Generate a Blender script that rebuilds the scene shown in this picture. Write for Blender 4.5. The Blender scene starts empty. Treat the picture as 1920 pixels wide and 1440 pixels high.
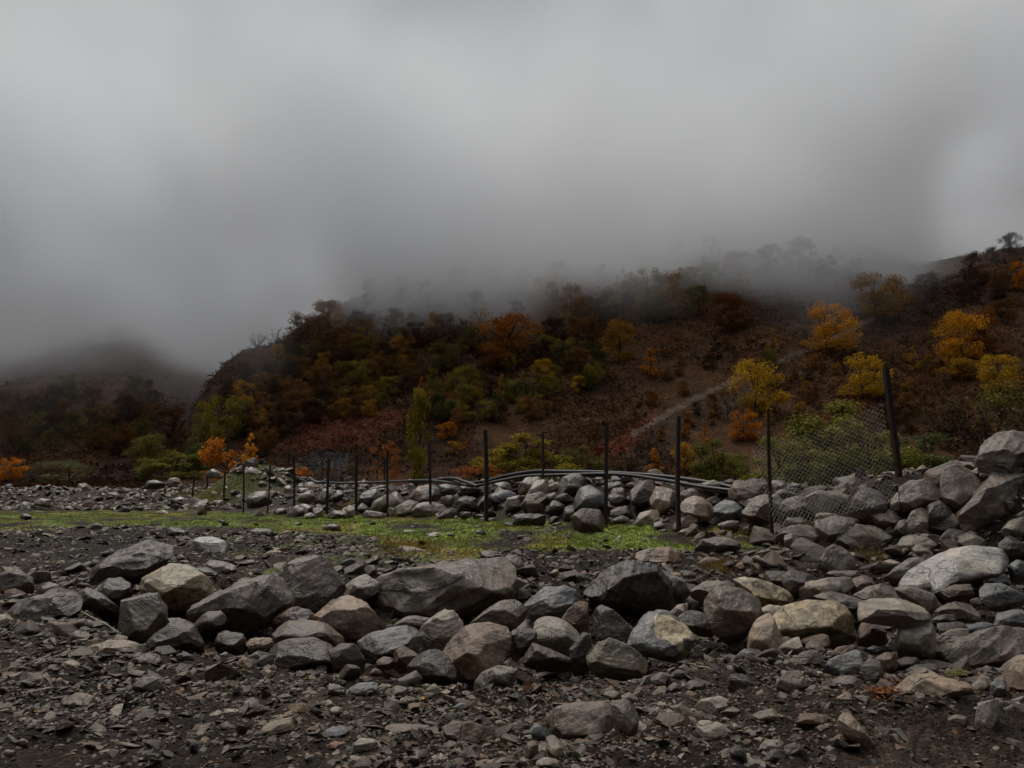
import bpy, bmesh, math, random
import numpy as np
from mathutils import Vector, Matrix, Euler

rng = np.random.default_rng(11)
random.seed(11)
S = bpy.context.scene
R = math.radians

# ------------------------------------------------------------------ camera
F = 1500.0                      # focal length in pixels of the 1920 px wide photograph
PITCH = math.atan(220.0 / F)    # horizon at row 940
CAM = np.array([0.0, 0.0, 0.0])
cd = bpy.data.cameras.new('camera')
cam = bpy.data.objects.new('camera', cd)
S.collection.objects.link(cam)
cam.location = (0, 0, 0)
cam.rotation_euler = (R(90) + PITCH, 0, 0)
cd.sensor_width = 36.0
cd.lens = 36.0 * F / 1920.0
cd.clip_start = 0.1
cd.clip_end = 6000
S.camera = cam

# ------------------------------------------------------------------ sky and light
W = bpy.data.worlds.new('World')
S.world = W
W.use_nodes = True
wt = W.node_tree
wt.nodes.clear()
SUN_EL, SUN_ROT = R(60), R(-38)
sky = wt.nodes.new('ShaderNodeTexSky')
sky.sky_type = 'NISHITA'
sky.sun_disc = False
sky.sun_elevation = SUN_EL
sky.sun_rotation = SUN_ROT
tc = wt.nodes.new('ShaderNodeTexCoord')
# overcast deck: lighter to the left, a little mottled
sx = wt.nodes.new('ShaderNodeSeparateXYZ'); wt.links.new(tc.outputs['Generated'], sx.inputs[0])
nz = wt.nodes.new('ShaderNodeTexNoise'); nz.inputs['Scale'].default_value = 1.6; nz.inputs['Detail'].default_value = 3
wt.links.new(tc.outputs['Generated'], nz.inputs['Vector'])
ma = wt.nodes.new('ShaderNodeMath'); ma.operation = 'MULTIPLY_ADD'
wt.links.new(sx.outputs['X'], ma.inputs[0]); ma.inputs[1].default_value = -0.60; ma.inputs[2].default_value = 0.38
mb = wt.nodes.new('ShaderNodeMath'); mb.operation = 'MULTIPLY_ADD'
wt.links.new(nz.outputs['Fac'], mb.inputs[0]); mb.inputs[1].default_value = 0.22; wt.links.new(ma.outputs[0], mb.inputs[2])
cr = wt.nodes.new('ShaderNodeValToRGB')
cr.color_ramp.elements[0].position = 0.0; cr.color_ramp.elements[0].color = (0.235, 0.247, 0.262, 1)
cr.color_ramp.elements[1].position = 1.0; cr.color_ramp.elements[1].color = (0.385, 0.41, 0.43, 1)
wt.links.new(mb.outputs[0], cr.inputs[0])
# an overcast deck is brighter overhead than at the horizon
zz = wt.nodes.new('ShaderNodeMath'); zz.operation = 'POWER'; zz.use_clamp = True
wt.links.new(sx.outputs['Z'], zz.inputs[0]); zz.inputs[1].default_value = 6.0
zb_ = wt.nodes.new('ShaderNodeMath'); zb_.operation = 'MULTIPLY_ADD'
wt.links.new(zz.outputs[0], zb_.inputs[0]); zb_.inputs[1].default_value = 40.0; zb_.inputs[2].default_value = 5.8
sc = wt.nodes.new('ShaderNodeVectorMath'); sc.operation = 'SCALE'; sc.inputs['Scale'].default_value = 10.0
wt.links.new(cr.outputs['Color'], sc.inputs[0])
# dimming added to the sky behind the camera, to darken the rocks' fronts
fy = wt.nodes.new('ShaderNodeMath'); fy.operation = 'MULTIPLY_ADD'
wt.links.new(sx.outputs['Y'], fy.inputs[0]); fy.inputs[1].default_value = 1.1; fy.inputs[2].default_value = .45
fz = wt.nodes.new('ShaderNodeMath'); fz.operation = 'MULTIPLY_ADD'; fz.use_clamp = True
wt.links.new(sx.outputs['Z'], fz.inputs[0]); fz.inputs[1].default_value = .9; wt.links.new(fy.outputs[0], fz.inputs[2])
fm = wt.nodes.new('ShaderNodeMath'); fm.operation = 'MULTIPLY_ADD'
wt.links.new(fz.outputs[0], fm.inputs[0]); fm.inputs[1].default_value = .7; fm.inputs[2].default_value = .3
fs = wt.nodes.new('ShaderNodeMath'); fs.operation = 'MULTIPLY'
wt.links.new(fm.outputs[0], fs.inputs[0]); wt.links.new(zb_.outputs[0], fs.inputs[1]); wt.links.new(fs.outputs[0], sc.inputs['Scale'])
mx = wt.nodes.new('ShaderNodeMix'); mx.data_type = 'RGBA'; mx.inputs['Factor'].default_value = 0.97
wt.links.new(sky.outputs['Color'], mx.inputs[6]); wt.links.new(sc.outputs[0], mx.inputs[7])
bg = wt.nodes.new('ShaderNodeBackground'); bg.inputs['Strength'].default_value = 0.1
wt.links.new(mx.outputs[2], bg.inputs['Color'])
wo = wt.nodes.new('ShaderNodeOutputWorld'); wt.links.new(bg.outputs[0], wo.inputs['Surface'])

sd = bpy.data.lights.new('sun', 'SUN')
sd.energy = 1.5; sd.angle = R(12); sd.color = (1.0, 0.925, 0.83)
sun = bpy.data.objects.new('sun', sd); S.collection.objects.link(sun)
sdir = Vector((math.cos(SUN_EL) * math.sin(SUN_ROT), math.cos(SUN_EL) * math.cos(SUN_ROT), math.sin(SUN_EL)))
sun.rotation_euler = sdir.to_track_quat('Z', 'Y').to_euler()

S.view_settings.view_transform = 'Standard'
S.view_settings.look = 'None'
S.view_settings.exposure = 0.35
S.view_settings.gamma = 1.0
S.render.engine = 'CYCLES'
S.cycles.use_denoising = True
S.cycles.max_bounces = 16
S.cycles.diffuse_bounces = 1
S.cycles.glossy_bounces = 2
S.cycles.volume_bounces = 14
S.cycles.transparent_max_bounces = 8
S.cycles.volume_step_rate = 2.0
S.cycles.volume_max_steps = 128

# ------------------------------------------------------------------ numpy helpers
def pix(px, py):
    """x/y and z/y of the ray through a pixel of the 1920x1440 photograph."""
    a = (np.asarray(px, float) - 960) / F
    b = -(np.asarray(py, float) - 720) / F
    c, s = math.cos(PITCH), math.sin(PITCH)
    k = c - b * s
    return a / k, (s + b * c) / k

def at(px, py, d):
    a, e = pix(px, py)
    return np.stack([a * d, np.broadcast_to(d, np.shape(a)).astype(float), e * d], -1)

def topix(x, y, z):
    c, s = math.cos(PITCH), math.sin(PITCH)
    f = y * c + z * s
    u = -y * s + z * c
    f = np.maximum(f, 1e-3)
    return 960 + F * x / f, 720 - F * u / f

def _h(ix, iy, iz, seed):
    n = (ix.astype(np.int64) * 374761393 + iy.astype(np.int64) * 668265263 + iz.astype(np.int64) * 2147483647 + seed * 1274126177) & 0xffffffff
    n = ((n ^ (n >> 13)) * 1274126177) & 0xffffffff
    n = ((n ^ (n >> 16)) * 2246822519) & 0xffffffff
    return ((n ^ (n >> 15)) & 0xffffff) / float(0xffffff)

def vnoise(x, y, z=0.0, seed=0):
    x, y, z = np.broadcast_arrays(np.asarray(x, float), y, z)
    ix, iy, iz = np.floor(x), np.floor(y), np.floor(z)
    fx, fy, fz = x - ix, y - iy, z - iz
    fx, fy, fz = [t * t * (3 - 2 * t) for t in (fx, fy, fz)]
    ix, iy, iz = ix.astype(np.int64), iy.astype(np.int64), iz.astype(np.int64)
    r = 0
    for dx in (0, 1):
        for dy in (0, 1):
            for dz in (0, 1):
                w = (fx if dx else 1 - fx) * (fy if dy else 1 - fy) * (fz if dz else 1 - fz)
                r = r + w * _h(ix + dx, iy + dy, iz + dz, seed)
    return r * 2 - 1

def fbm(x, y, z=0.0, seed=0, octs=4):
    r, a, f = 0, 1.0, 1.0
    for k in range(octs):
        r = r + a * vnoise(x * f, y * f, np.asarray(z) * f, seed + k)
        a *= 0.5; f *= 2.03
    return r

def sstep(a, b, x):
    t = np.clip((x - a) / (b - a), 0, 1)
    return t * t * (3 - 2 * t)

def inpoly(px, py, poly):
    poly = np.asarray(poly, float)
    r = np.zeros(np.shape(px), bool)
    n = len(poly)
    for i in range(n):
        x0, y0 = poly[i]; x1, y1 = poly[(i + 1) % n]
        c = ((y0 > py) != (y1 > py))
        with np.errstate(divide='ignore', invalid='ignore'):
            r ^= c & (px < (x1 - x0) * (py - y0) / (y1 - y0 + 1e-12) + x0)
    return r

# ------------------------------------------------------------------ terrain
PROF_Y = [0, 3, 4.5, 6, 7.5, 9, 11, 12.5, 14, 17, 25, 40, 70, 110, 160, 900]
PROF_Z = [-1.62, -1.56, -1.5, -1.42, -1.3, -1.13, -.85, -.68, -.54, -.45, -.46, -.5, -.4, 0.6, 2.2, 6]
LINE = np.array([[22, 6.0], [9.5, 8.8], [5.6, 11.4], [3.9, 12.3], [2.8, 13.9], [1.86, 15.7], [-.6, 18.2], [-2.15, 21.1], [-6.35, 27.7], [-17, 42.5], [-32, 52], [-90, 62]])
# height of the stone bank along that line
LH = np.array([2.4, 2.3, 1.25, .66, .78, .95, .98, .95, 1.0, 1.05, 1.25, 1.4])

def line_dist(x, y):
    """signed distance behind the foot of the bank (positive: beyond it) and the bank's height there"""
    best = np.full(np.shape(x), 1e9); sg = np.zeros(np.shape(x)); hh = np.zeros(np.shape(x))
    for i in range(len(LINE) - 1):
        a, b = LINE[i], LINE[i + 1]
        d = b - a; L2 = d @ d
        t = np.clip(((x - a[0]) * d[0] + (y - a[1]) * d[1]) / L2, 0, 1)
        qx, qy = a[0] + t * d[0], a[1] + t * d[1]
        dd = np.hypot(x - qx, y - qy)
        s = np.sign(d[0] * (y - a[1]) - d[1] * (x - a[0]))
        m = dd < best
        best = np.where(m, dd, best); sg = np.where(m, -s, sg)
        hh = np.where(m, LH[i] * (1 - t) + LH[i + 1] * t, hh)
    return best * sg, hh

def bank(x, y):
    s, h = line_dist(x, y)
    wd = np.interp(y, [12, 30, 60], [1.6, 3.0, 9.0])
    up = sstep(-.15, 1, s / wd)
    dn = 1 - sstep(2.0, 4.2, s / wd)
    return h * up * (.25 + .75 * dn) * (dn > 0) + h * .25 * up * (dn <= 0), s

def ground_z(x, y):
    x = np.asarray(x, float); y = np.asarray(y, float)
    z = np.interp(y, PROF_Y, PROF_Z)
    z = z + .05 * fbm(x * .7, y * .7, 0, 3, 3) + .018 * fbm(x * 4, y * 4, 0, 9, 3) * (y < 40)
    b, s = bank(x, y)
    z = z + b * (1 + .12 * vnoise(x * .5, y * .5, 0, 21))
    # dug-over heap of dark earth low on the right, and a small grassy knoll beyond the strip on the left
    z = z + .16 * np.exp(-((x - 1.75) / .8) ** 2 - ((y - 6.5) / .5) ** 2)
    z = z + .14 * np.exp(-((x - 2.6) / 1.2) ** 2 - ((y - 5.7) / .4) ** 2)
    z = z + 1.9 * np.exp(-((x + 13.6) / 2.5) ** 2 - ((y - 41.5) / 3.0) ** 2)
    return z

HOLLOW = [(190, 1150), (330, 1110), (520, 1085), (700, 1115), (960, 1125), (1300, 1100), (1500, 1075), (1700, 1055), (1960, 1005), (1960, 1250), (1800, 1240), (1640, 1245), (1520, 1195), (1300, 1235), (1180, 1265), (1000, 1275), (870, 1285), (700, 1262), (480, 1225), (260, 1200)]

def real_z(x, y):
    """the ground as it lies: hollow between the heaped boulders, which bridge the gaps"""
    x = np.asarray(x, float); y = np.asarray(y, float)
    z = ground_z(x, y)
    px, py = topix(x, y, z)
    m = 0
    for dx, dy in ((0, 0), (14, 0), (-14, 0), (0, 10), (0, -10), (10, 7), (-10, 7), (10, -7), (-10, -7)):
        m = m + inpoly(px + dx, py + dy, HOLLOW) / 9.0
    s, _ = line_dist(x, y)
    w = np.interp(y, [12, 30, 60], [1.6, 3.0, 9.0])
    b = sstep(.1, .5, s) * (1 - sstep(2.6, 3.4, s / w)) * (y < 34)
    return z - .24 * m * (y > 3) - .16 * b * (1 - m)

def hit(px, py, fn=None, lo=3.0, hi=110.0, n=900):
    fn = fn or ground_z
    a, e = pix(px, py)
    d = np.geomspace(lo, hi, n)
    below = (e * d) < fn(a * d, d)
    if not below.any():
        return None
    i = int(np.argmax(below))
    if i == 0:
        return float(d[0])
    t = np.linspace(d[i - 1], d[i], 12)
    b2 = (e * t) < fn(a * t, t)
    return float(t[int(np.argmax(b2))])

def u_of(x, y):
    return 960 + F * x / np.maximum(y, 1e-3)

CU = [-900, 200, 260, 310, 345, 375, 405, 445, 490, 560, 610, 700, 850, 1000, 1200, 1400, 1600, 1740, 1850, 1930, 2100, 3500]
CY = [948, 948, 930, 890, 815, 760, 716, 682, 655, 622, 600, 548, 505, 470, 430, 405, 425, 480, 470, 462, 430, 420]
CR = [150, 150, 150, 155, 160, 165, 172, 182, 195, 212, 225, 240, 262, 285, 300, 310, 300, 275, 240, 235, 235, 240]

def hill_z(x, y):
    u = u_of(x, y)
    u = u + 18 * vnoise(x * .05, y * .05, 0, 77)
    cy = np.interp(u, CU, CY); rc = np.interp(u, CU, CR)
    _, e = pix(960, cy)
    zc = e * rc
    r0 = np.interp(u, [-900, 300, 900, 1500, 2500], [95, 100, 92, 80, 70])
    z0 = np.interp(y, [0, 60, 110, 200, 900], [-3, -1.2, 1.2, 4.0, 6])
    t = (y - r0) / (rc - r0)
    prof = np.interp(t, [0, .1, .35, .7, 1, 1.15, 2.5], [0, .05, .30, .68, 1, 1.01, .75])
    amp = np.clip(zc / 30, 0, 1) * sstep(0, .25, t)
    g = fbm(x * .02, y * .012, 0, 5, 4)
    return z0 + (zc - z0) * prof + amp * (3.2 * g + 1.0 * fbm(x * .09, y * .05, 0, 15, 3)) - 1.5 * (zc < 3)

FU = [-1600, -300, 0, 130, 250, 330, 430, 560, 700, 1500]
FY = [470, 520, 570, 545, 540, 590, 640, 690, 760, 900]

def far_z(x, y):
    u = u_of(x, y)
    cy = np.interp(u, FU, FY)
    _, e = pix(960, cy)
    rc = 430.0
    zc = e * rc
    t = (y - 165) / (rc - 165)
    prof = np.interp(t, [0, .08, .2, .5, 1, 1.1, 2], [0, .02, .10, .42, 1, 1.0, .7])
    z0 = np.interp(y, [0, 60, 110, 165, 900], [-3, -1.5, .8, 3.6, 6])
    return z0 + (zc - z0) * prof + sstep(0, .3, t) * (5 * fbm(x * .012, y * .01, 0, 41, 4))

def both_z(x, y):
    return np.maximum(hill_z(x, y), far_z(x, y))

# ------------------------------------------------------------------ materials
def mat(name, build, bump=None):
    m = bpy.data.materials.new(name); m.use_nodes = True
    t = m.node_tree; t.nodes.clear()
    o = t.nodes.new('ShaderNodeOutputMaterial')
    b = t.nodes.new('ShaderNodeBsdfPrincipled')
    t.links.new(b.outputs[0], o.inputs['Surface'])
    build(t, b, o)
    return m

def N(t, typ, ins=None, **kw):
    n = t.nodes.new('ShaderNode' + typ)
    for k, v in kw.items():
        setattr(n, k, v)
    for k, v in (ins or {}).items():
        if isinstance(v, bpy.types.NodeSocket):
            t.links.new(v, n.inputs[k])
        else:
            n.inputs[k].default_value = v
    return n

def mul(t, a, b):
    n = t.nodes.new('ShaderNodeMix'); n.data_type = 'RGBA'; n.blend_type = 'MULTIPLY'; n.inputs[0].default_value = 1
    for i, v in ((6, a), (7, b)):
        if isinstance(v, bpy.types.NodeSocket): t.links.new(v, n.inputs[i])
        else: n.inputs[i].default_value = v
    return n.outputs[2]

def mixc(t, f, a, b):
    n = t.nodes.new('ShaderNodeMix'); n.data_type = 'RGBA'
    for i, v in ((0, f), (6, a), (7, b)):
        if isinstance(v, bpy.types.NodeSocket): t.links.new(v, n.inputs[i])
        else: n.inputs[i].default_value = v
    return n.outputs[2]

def ramp(t, fac, stops):
    n = t.nodes.new('ShaderNodeValToRGB')
    e = n.color_ramp.elements
    while len(e) < len(stops): e.new(0.5)
    for i, (p, c) in enumerate(stops):
        e[i].position = p
        e[i].color = (c, c, c, 1) if not isinstance(c, tuple) else (*c, 1)
    t.links.new(fac, n.inputs[0])
    return n.outputs['Color']

def rock_mat(name, source='object', strata=1.0, crust=False):
    def build(t, b, o):
        c = N(t, 'TexCoord')
        if source == 'object':
            oi = N(t, 'ObjectInfo')
            base = oi.outputs['Color']
            off = N(t, 'VectorMath', {0: c.outputs['Object']}, operation='ADD')
            comb = N(t, 'CombineXYZ')
            rm = N(t, 'Math', {0: oi.outputs['Random'], 1: 40.0}, operation='MULTIPLY')
            for k in range(3): t.links.new(rm.outputs[0], comb.inputs[k])
            t.links.new(comb.outputs[0], off.inputs[1])
            v = off.outputs[0]
        else:
            at_ = N(t, 'Attribute', attribute_name='col')
            base = at_.outputs['Color']
            v = c.outputs['Object']
        n1 = N(t, 'TexNoise', {'Vector': v, 'Scale': 4.0, 'Detail': 9.0, 'Roughness': 0.66})
        n2 = N(t, 'TexNoise', {'Vector': v, 'Scale': 22.0, 'Detail': 6.0, 'Roughness': 0.7})
        mp = N(t, 'Mapping', {'Vector': v, 'Scale': (3.0, 3.0, 30.0)})
        n3 = N(t, 'TexNoise', {'Vector': mp.outputs[0], 'Scale': 1.0, 'Detail': 5.0, 'Roughness': 0.6, 'Distortion': 0.6})
        col = mul(t, base, ramp(t, n1.outputs['Fac'], [(.3, .45), (.5, .92), (.7, 1.5)]))
        col = mul(t, col, ramp(t, n2.outputs['Fac'], [(.3, .72), (.5, 1.0), (.75, 1.3)]))
        col = mul(t, col, ramp(t, n3.outputs['Fac'], [(.35, .84), (.5, 1.0), (.7, 1.1)]))
        if crust:
            n6 = N(t, 'TexNoise', {'Vector': v, 'Scale': 9.0, 'Detail': 9.0, 'Roughness': .75})
            col = mul(t, col, ramp(t, n6.outputs['Fac'], [(.36, (.22, .17, .11)), (.47, (.75, .70, .55)), (.6, (1.35, 1.32, 1.15))]))
        # warm staining in patches
        n4 = N(t, 'TexNoise', {'Vector': v, 'Scale': 1.7, 'Detail': 4.0})
        col = mixc(t, ramp(t, n4.outputs['Fac'], [(.52, 0.0), (.72, .45)]), col, mul(t, col, (1.25, .98, .72, 1)))
        # small pale lichen specks
        vo = N(t, 'TexVoronoi', {'Vector': v, 'Scale': 34.0, 'Randomness': 1.0})
        n5 = N(t, 'TexNoise', {'Vector': v, 'Scale': 4.0, 'Detail': 3.0})
        sp = N(t, 'Math', {0: ramp(t, vo.outputs['Distance'], [(.10, 1.0), (.22, 0.0)]), 1: ramp(t, n5.outputs['Fac'], [(.58, 0.0), (.68, .6)])}, operation='MULTIPLY')
        col = mixc(t, sp.outputs[0], col, (.30, .27, .21, 1))
        # hairline cracks
        dv = N(t, 'TexNoise', {'Vector': v, 'Scale': 3.0, 'Detail': 3.0})
        dm = N(t, 'VectorMath', {0: dv.outputs['Color']}, operation='SCALE'); dm.inputs['Scale'].default_value = .5
        da = N(t, 'VectorMath', {0: v, 1: dm.outputs[0]}, operation='ADD')
        ve = N(t, 'TexVoronoi', {'Vector': da.outputs[0], 'Scale': 1.1}, feature='DISTANCE_TO_EDGE')
        crk = ramp(t, ve.outputs['Distance'], [(.0, .45), (.009, 1.0)])
        col = mul(t, col, crk)
        t.links.new(col, b.inputs['Base Color'])
        rr = ramp(t, n1.outputs['Fac'], [(.35, .24), (.65, .52)])
        t.links.new(rr, b.inputs['Roughness'])
        b.inputs['Specular IOR Level'].default_value = 0.5 if source == 'object' else 0.22
        hs = N(t, 'Math', {0: n2.outputs['Fac'], 1: 0.35}, operation='MULTIPLY')
        h2 = N(t, 'Math', {0: n3.outputs['Fac'], 1: .32 * strata, 2: hs.outputs[0]}, operation='MULTIPLY_ADD')
        h4 = N(t, 'Math', {0: n1.outputs['Fac'], 1: 1.3, 2: h2.outputs[0]}, operation='MULTIPLY_ADD')
        h3 = N(t, 'Math', {0: crk, 1: .35, 2: h4.outputs[0]}, operation='MULTIPLY_ADD')
        bp = N(t, 'Bump', {'Strength': 0.85, 'Distance': 0.035, 'Height': h3.outputs[0]})
        t.links.new(bp.outputs[0], b.inputs['Normal'])
    return mat(name, build)

M_rock = rock_mat('wet_slate')
M_rub = rock_mat('rubble_slate', 'attr')
M_crust = rock_mat('lichen_crusted_stone', crust=True)

def m_gold(t, b, o):
    c = N(t, 'TexCoord')
    n = N(t, 'TexNoise', {'Vector': c.outputs['Object'], 'Scale': 7.0, 'Detail': 8.0, 'Roughness': .7})
    t.links.new(ramp(t, n.outputs['Fac'], [(.34, (.09, .065, .045)), (.44, (.42, .31, .18)), (.62, (.72, .58, .38))]), b.inputs['Base Color'])
    b.inputs['Roughness'].default_value = .5
    bp = N(t, 'Bump', {'Strength': .8, 'Distance': .03, 'Height': n.outputs['Fac']})
    t.links.new(bp.outputs[0], b.inputs['Normal'])
M_gold = mat('pale_golden_mineral', m_gold)

def m_ground(t, b, o):
    at_ = N(t, 'Attribute', attribute_name='col')
    c = N(t, 'TexCoord')
    v = c.outputs['Object']
    vo = N(t, 'TexVoronoi', {'Vector': v, 'Scale': 24.0, 'Randomness': 1.0})
    vo2 = N(t, 'TexVoronoi', {'Vector': v, 'Scale': 55.0, 'Randomness': 1.0})
    n = N(t, 'TexNoise', {'Vector': v, 'Scale': 9.0, 'Detail': 8.0, 'Roughness': .7})
    n2 = N(t, 'TexNoise', {'Vector': v, 'Scale': 1.1, 'Detail': 4.0})
    col = mul(t, at_.outputs['Color'], ramp(t, vo.outputs['Color'], [(.2, .55), (.6, 1.1), (.9, 1.9)]))
    col = mul(t, col, ramp(t, n.outputs['Fac'], [(.3, .6), (.5, 1.0), (.7, 1.5)]))
    col = mul(t, col, ramp(t, n2.outputs['Fac'], [(.35, .7), (.65, 1.3)]))
    t.links.new(col, b.inputs['Base Color'])
    b.inputs['Roughness'].default_value = .75
    b.inputs['Specular IOR Level'].default_value = .12
    h = N(t, 'Math', {0: vo.outputs['Distance'], 1: -.8, 2: n.outputs['Fac']}, operation='MULTIPLY_ADD')
    h2 = N(t, 'Math', {0: vo2.outputs['Distance'], 1: -.4, 2: h.outputs[0]}, operation='MULTIPLY_ADD')
    bp = N(t, 'Bump', {'Strength': 1.0, 'Distance': .03, 'Height': h2.outputs[0]})
    t.links.new(bp.outputs[0], b.inputs['Normal'])
M_ground = mat('gravel_and_mud', m_ground)

def m_hill(t, b, o):
    at_ = N(t, 'Attribute', attribute_name='col')
    c = N(t, 'TexCoord')
    v = c.outputs['Object']
    n = N(t, 'TexNoise', {'Vector': v, 'Scale': .35, 'Detail': 9.0, 'Roughness': .72})
    n2 = N(t, 'TexNoise', {'Vector': v, 'Scale': 1.8, 'Detail': 6.0, 'Roughness': .7})
    col = mul(t, at_.outputs['Color'], ramp(t, n.outputs['Fac'], [(.3, .5), (.5, 1.0), (.7, 1.7)]))
    col = mul(t, col, ramp(t, n2.outputs['Fac'], [(.3, .5), (.5, 1.0), (.7, 1.6)]))
    t.links.new(col, b.inputs['Base Color'])
    b.inputs['Roughness'].default_value = .9
    b.inputs['Specular IOR Level'].default_value = .1
    bp = N(t, 'Bump', {'Strength': 1.0, 'Distance': .8, 'Height': n2.outputs['Fac']})
    t.links.new(bp.outputs[0], b.inputs['Normal'])
M_hill = mat('bracken_slope', m_hill)

def leaf_mat(name, source):
    def build(t, b, o):
        var = N(t, 'Attribute', attribute_name='col')
        if source == 'object':
            oi = N(t, 'ObjectInfo')
            col = mul(t, oi.outputs['Color'], var.outputs['Color'])
        else:
            col = var.outputs['Color']
        d = N(t, 'BsdfDiffuse', {'Color': col})
        tr = N(t, 'BsdfTranslucent', {'Color': col})
        mx = N(t, 'MixShader', {0: .3, 1: d.outputs[0], 2: tr.outputs[0]})
        t.links.new(mx.outputs[0], o.inputs['Surface'])
        t.nodes.remove(b)
    return mat(name, build)
M_leaf = leaf_mat('autumn_leaves', 'object')
M_under = leaf_mat('bracken_leaves', 'attr')

def plain(name, col, rough=.6, metal=0.0, nscale=20, var=.5, bump=.01, spec=.5):
    def build(t, b, o):
        c = N(t, 'TexCoord')
        n = N(t, 'TexNoise', {'Vector': c.outputs['Object'], 'Scale': float(nscale), 'Detail': 6.0, 'Roughness': .65})
        t.links.new(mul(t, (*col, 1), ramp(t, n.outputs['Fac'], [(.3, 1 - var), (.7, 1 + var)])), b.inputs['Base Color'])
        b.inputs['Roughness'].default_value = rough
        b.inputs['Metallic'].default_value = metal
        b.inputs['Specular IOR Level'].default_value = spec
        bp = N(t, 'Bump', {'Strength': .6, 'Distance': bump, 'Height': n.outputs['Fac']})
        t.links.new(bp.outputs[0], b.inputs['Normal'])
    return mat(name, build)
M_bark = plain('bark', (.045, .035, .028), .85, nscale=6, bump=.03)
M_post = plain('rusty_iron', (.022, .013, .010), .7, .2, nscale=14)
M_wire = plain('galvanised_wire', (.34, .30, .26), .5, .3, nscale=8)
M_hose = plain('black_plastic_hose', (.012, .012, .014), .5, nscale=3, bump=.003, var=.3)
M_wood = plain('weathered_wood', (.30, .24, .18), .75, nscale=9)
M_straw = plain('dry_straw', (.50, .38, .20), .8, nscale=9)

# ------------------------------------------------------------------ mesh plumbing
def link(o, parent=None):
    S.collection.objects.link(o)
    if parent is not None: o.parent = parent
    return o

def mesh_np(name, v, f, m=None, cols=None, smooth=False, fk=None):
    """v (n,3); f (m,k) ints; cols per vertex (n,3)"""
    v = np.ascontiguousarray(v, np.float32); f = np.ascontiguousarray(f, np.int32)
    me = bpy.data.meshes.new(name)
    n, (nf, k) = len(v), f.shape
    me.vertices.add(n); me.vertices.foreach_set('co', v.ravel())
    me.loops.add(nf * k); me.loops.foreach_set('vertex_index', f.ravel())
    me.polygons.add(nf)
    me.polygons.foreach_set('loop_start', np.arange(nf, dtype=np.int32) * k)
    me.polygons.foreach_set('loop_total', np.full(nf, k, np.int32))
    me.polygons.foreach_set('use_smooth', np.full(nf, smooth, bool))
    me.update(calc_edges=True)
    if cols is not None:
        a = me.color_attributes.new('col', 'FLOAT_COLOR', 'POINT')
        c = np.ones((n, 4), np.float32); c[:, :3] = cols
        a.data.foreach_set('color', c.ravel())
    if m is not None: me.materials.append(m)
    return me

def tag(o, label=None, cat=None, group=None, kind=None):
    if label: o['label'] = label
    if cat: o['category'] = cat
    if group: o['group'] = group
    if kind: o['kind'] = kind
    return o

def add_mesh(name, me, parent=None):
    return link(bpy.data.objects.new(name, me), parent)

def empty(name, loc):
    o = bpy.data.objects.new(name, None); o.location = [float(q) for q in loc]
    o.empty_display_size = .2
    return link(o)

def tube(path, rad, sides=8):
    path = np.asarray(path, float); n = len(path)
    rad = np.broadcast_to(np.asarray(rad, float), (n,))
    T = np.gradient(path, axis=0); T /= np.linalg.norm(T, axis=1)[:, None] + 1e-9
    up = np.array([.03, .02, 1.0]) if abs(T[:, 2]).mean() < .8 else np.array([1.0, .02, .03])
    A = np.cross(T, up); A /= np.linalg.norm(A, axis=1)[:, None] + 1e-9
    B = np.cross(T, A)
    th = np.linspace(0, 2 * np.pi, sides, endpoint=False)
    v = path[:, None] + rad[:, None, None] * (np.cos(th)[None, :, None] * A[:, None] + np.sin(th)[None, :, None] * B[:, None])
    v = v.reshape(-1, 3)
    i = np.arange(n - 1)[:, None] * sides; j = np.arange(sides)[None]
    j2 = (j + 1) % sides
    f = np.stack([i + j, i + j2, i + sides + j2, i + sides + j], -1).reshape(-1, 4)
    cap0 = [[0, k, k + 1, k + 1 if k + 2 > sides - 1 else k + 1] for k in range(0)]
    c0 = len(v); v = np.vstack([v, path[0], path[-1]])
    k = np.arange(sides)
    e0 = np.stack([k, np.full(sides, c0), np.full(sides, c0), (k + 1) % sides], -1)
    tri = [(a, c0, b) for a, b in zip((k + 1) % sides, k)] + [(a + (n - 1) * sides, c0 + 1, b + (n - 1) * sides) for a, b in zip(k, (k + 1) % sides)]
    return v, f, np.array(tri)

def merge(parts):
    """parts: list of (v, quads or None, tris or None) -> v, tris"""
    V, T, o = [], [], 0
    for v, q, t in parts:
        V.append(v)
        if q is not None and len(q):
            T.append(np.vstack([q[:, [0, 1, 2]], q[:, [0, 2, 3]]]) + o)
        if t is not None and len(t): T.append(np.asarray(t) + o)
        o += len(v)
    return np.vstack(V), np.vstack(T)

def tubes_mesh(name, specs, m, smooth=True):
    v, t = merge([tube(*s) for s in specs])
    return mesh_np(name, v, t, m, smooth=smooth)

# ------------------------------------------------------------------ ground sheet
GRASS = [(-200, 962), (0, 960), (330, 958), (700, 966), (1000, 972), (1200, 985), (1330, 988), (1460, 1000), (1500, 1016), (1440, 1032), (1250, 1030), (1100, 1027), (930, 1033), (850, 1062),
         (760, 1040), (690, 1008), (560, 998), (480, 1000), (300, 985), (130, 985), (0, 995), (-200, 1000)]

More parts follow.
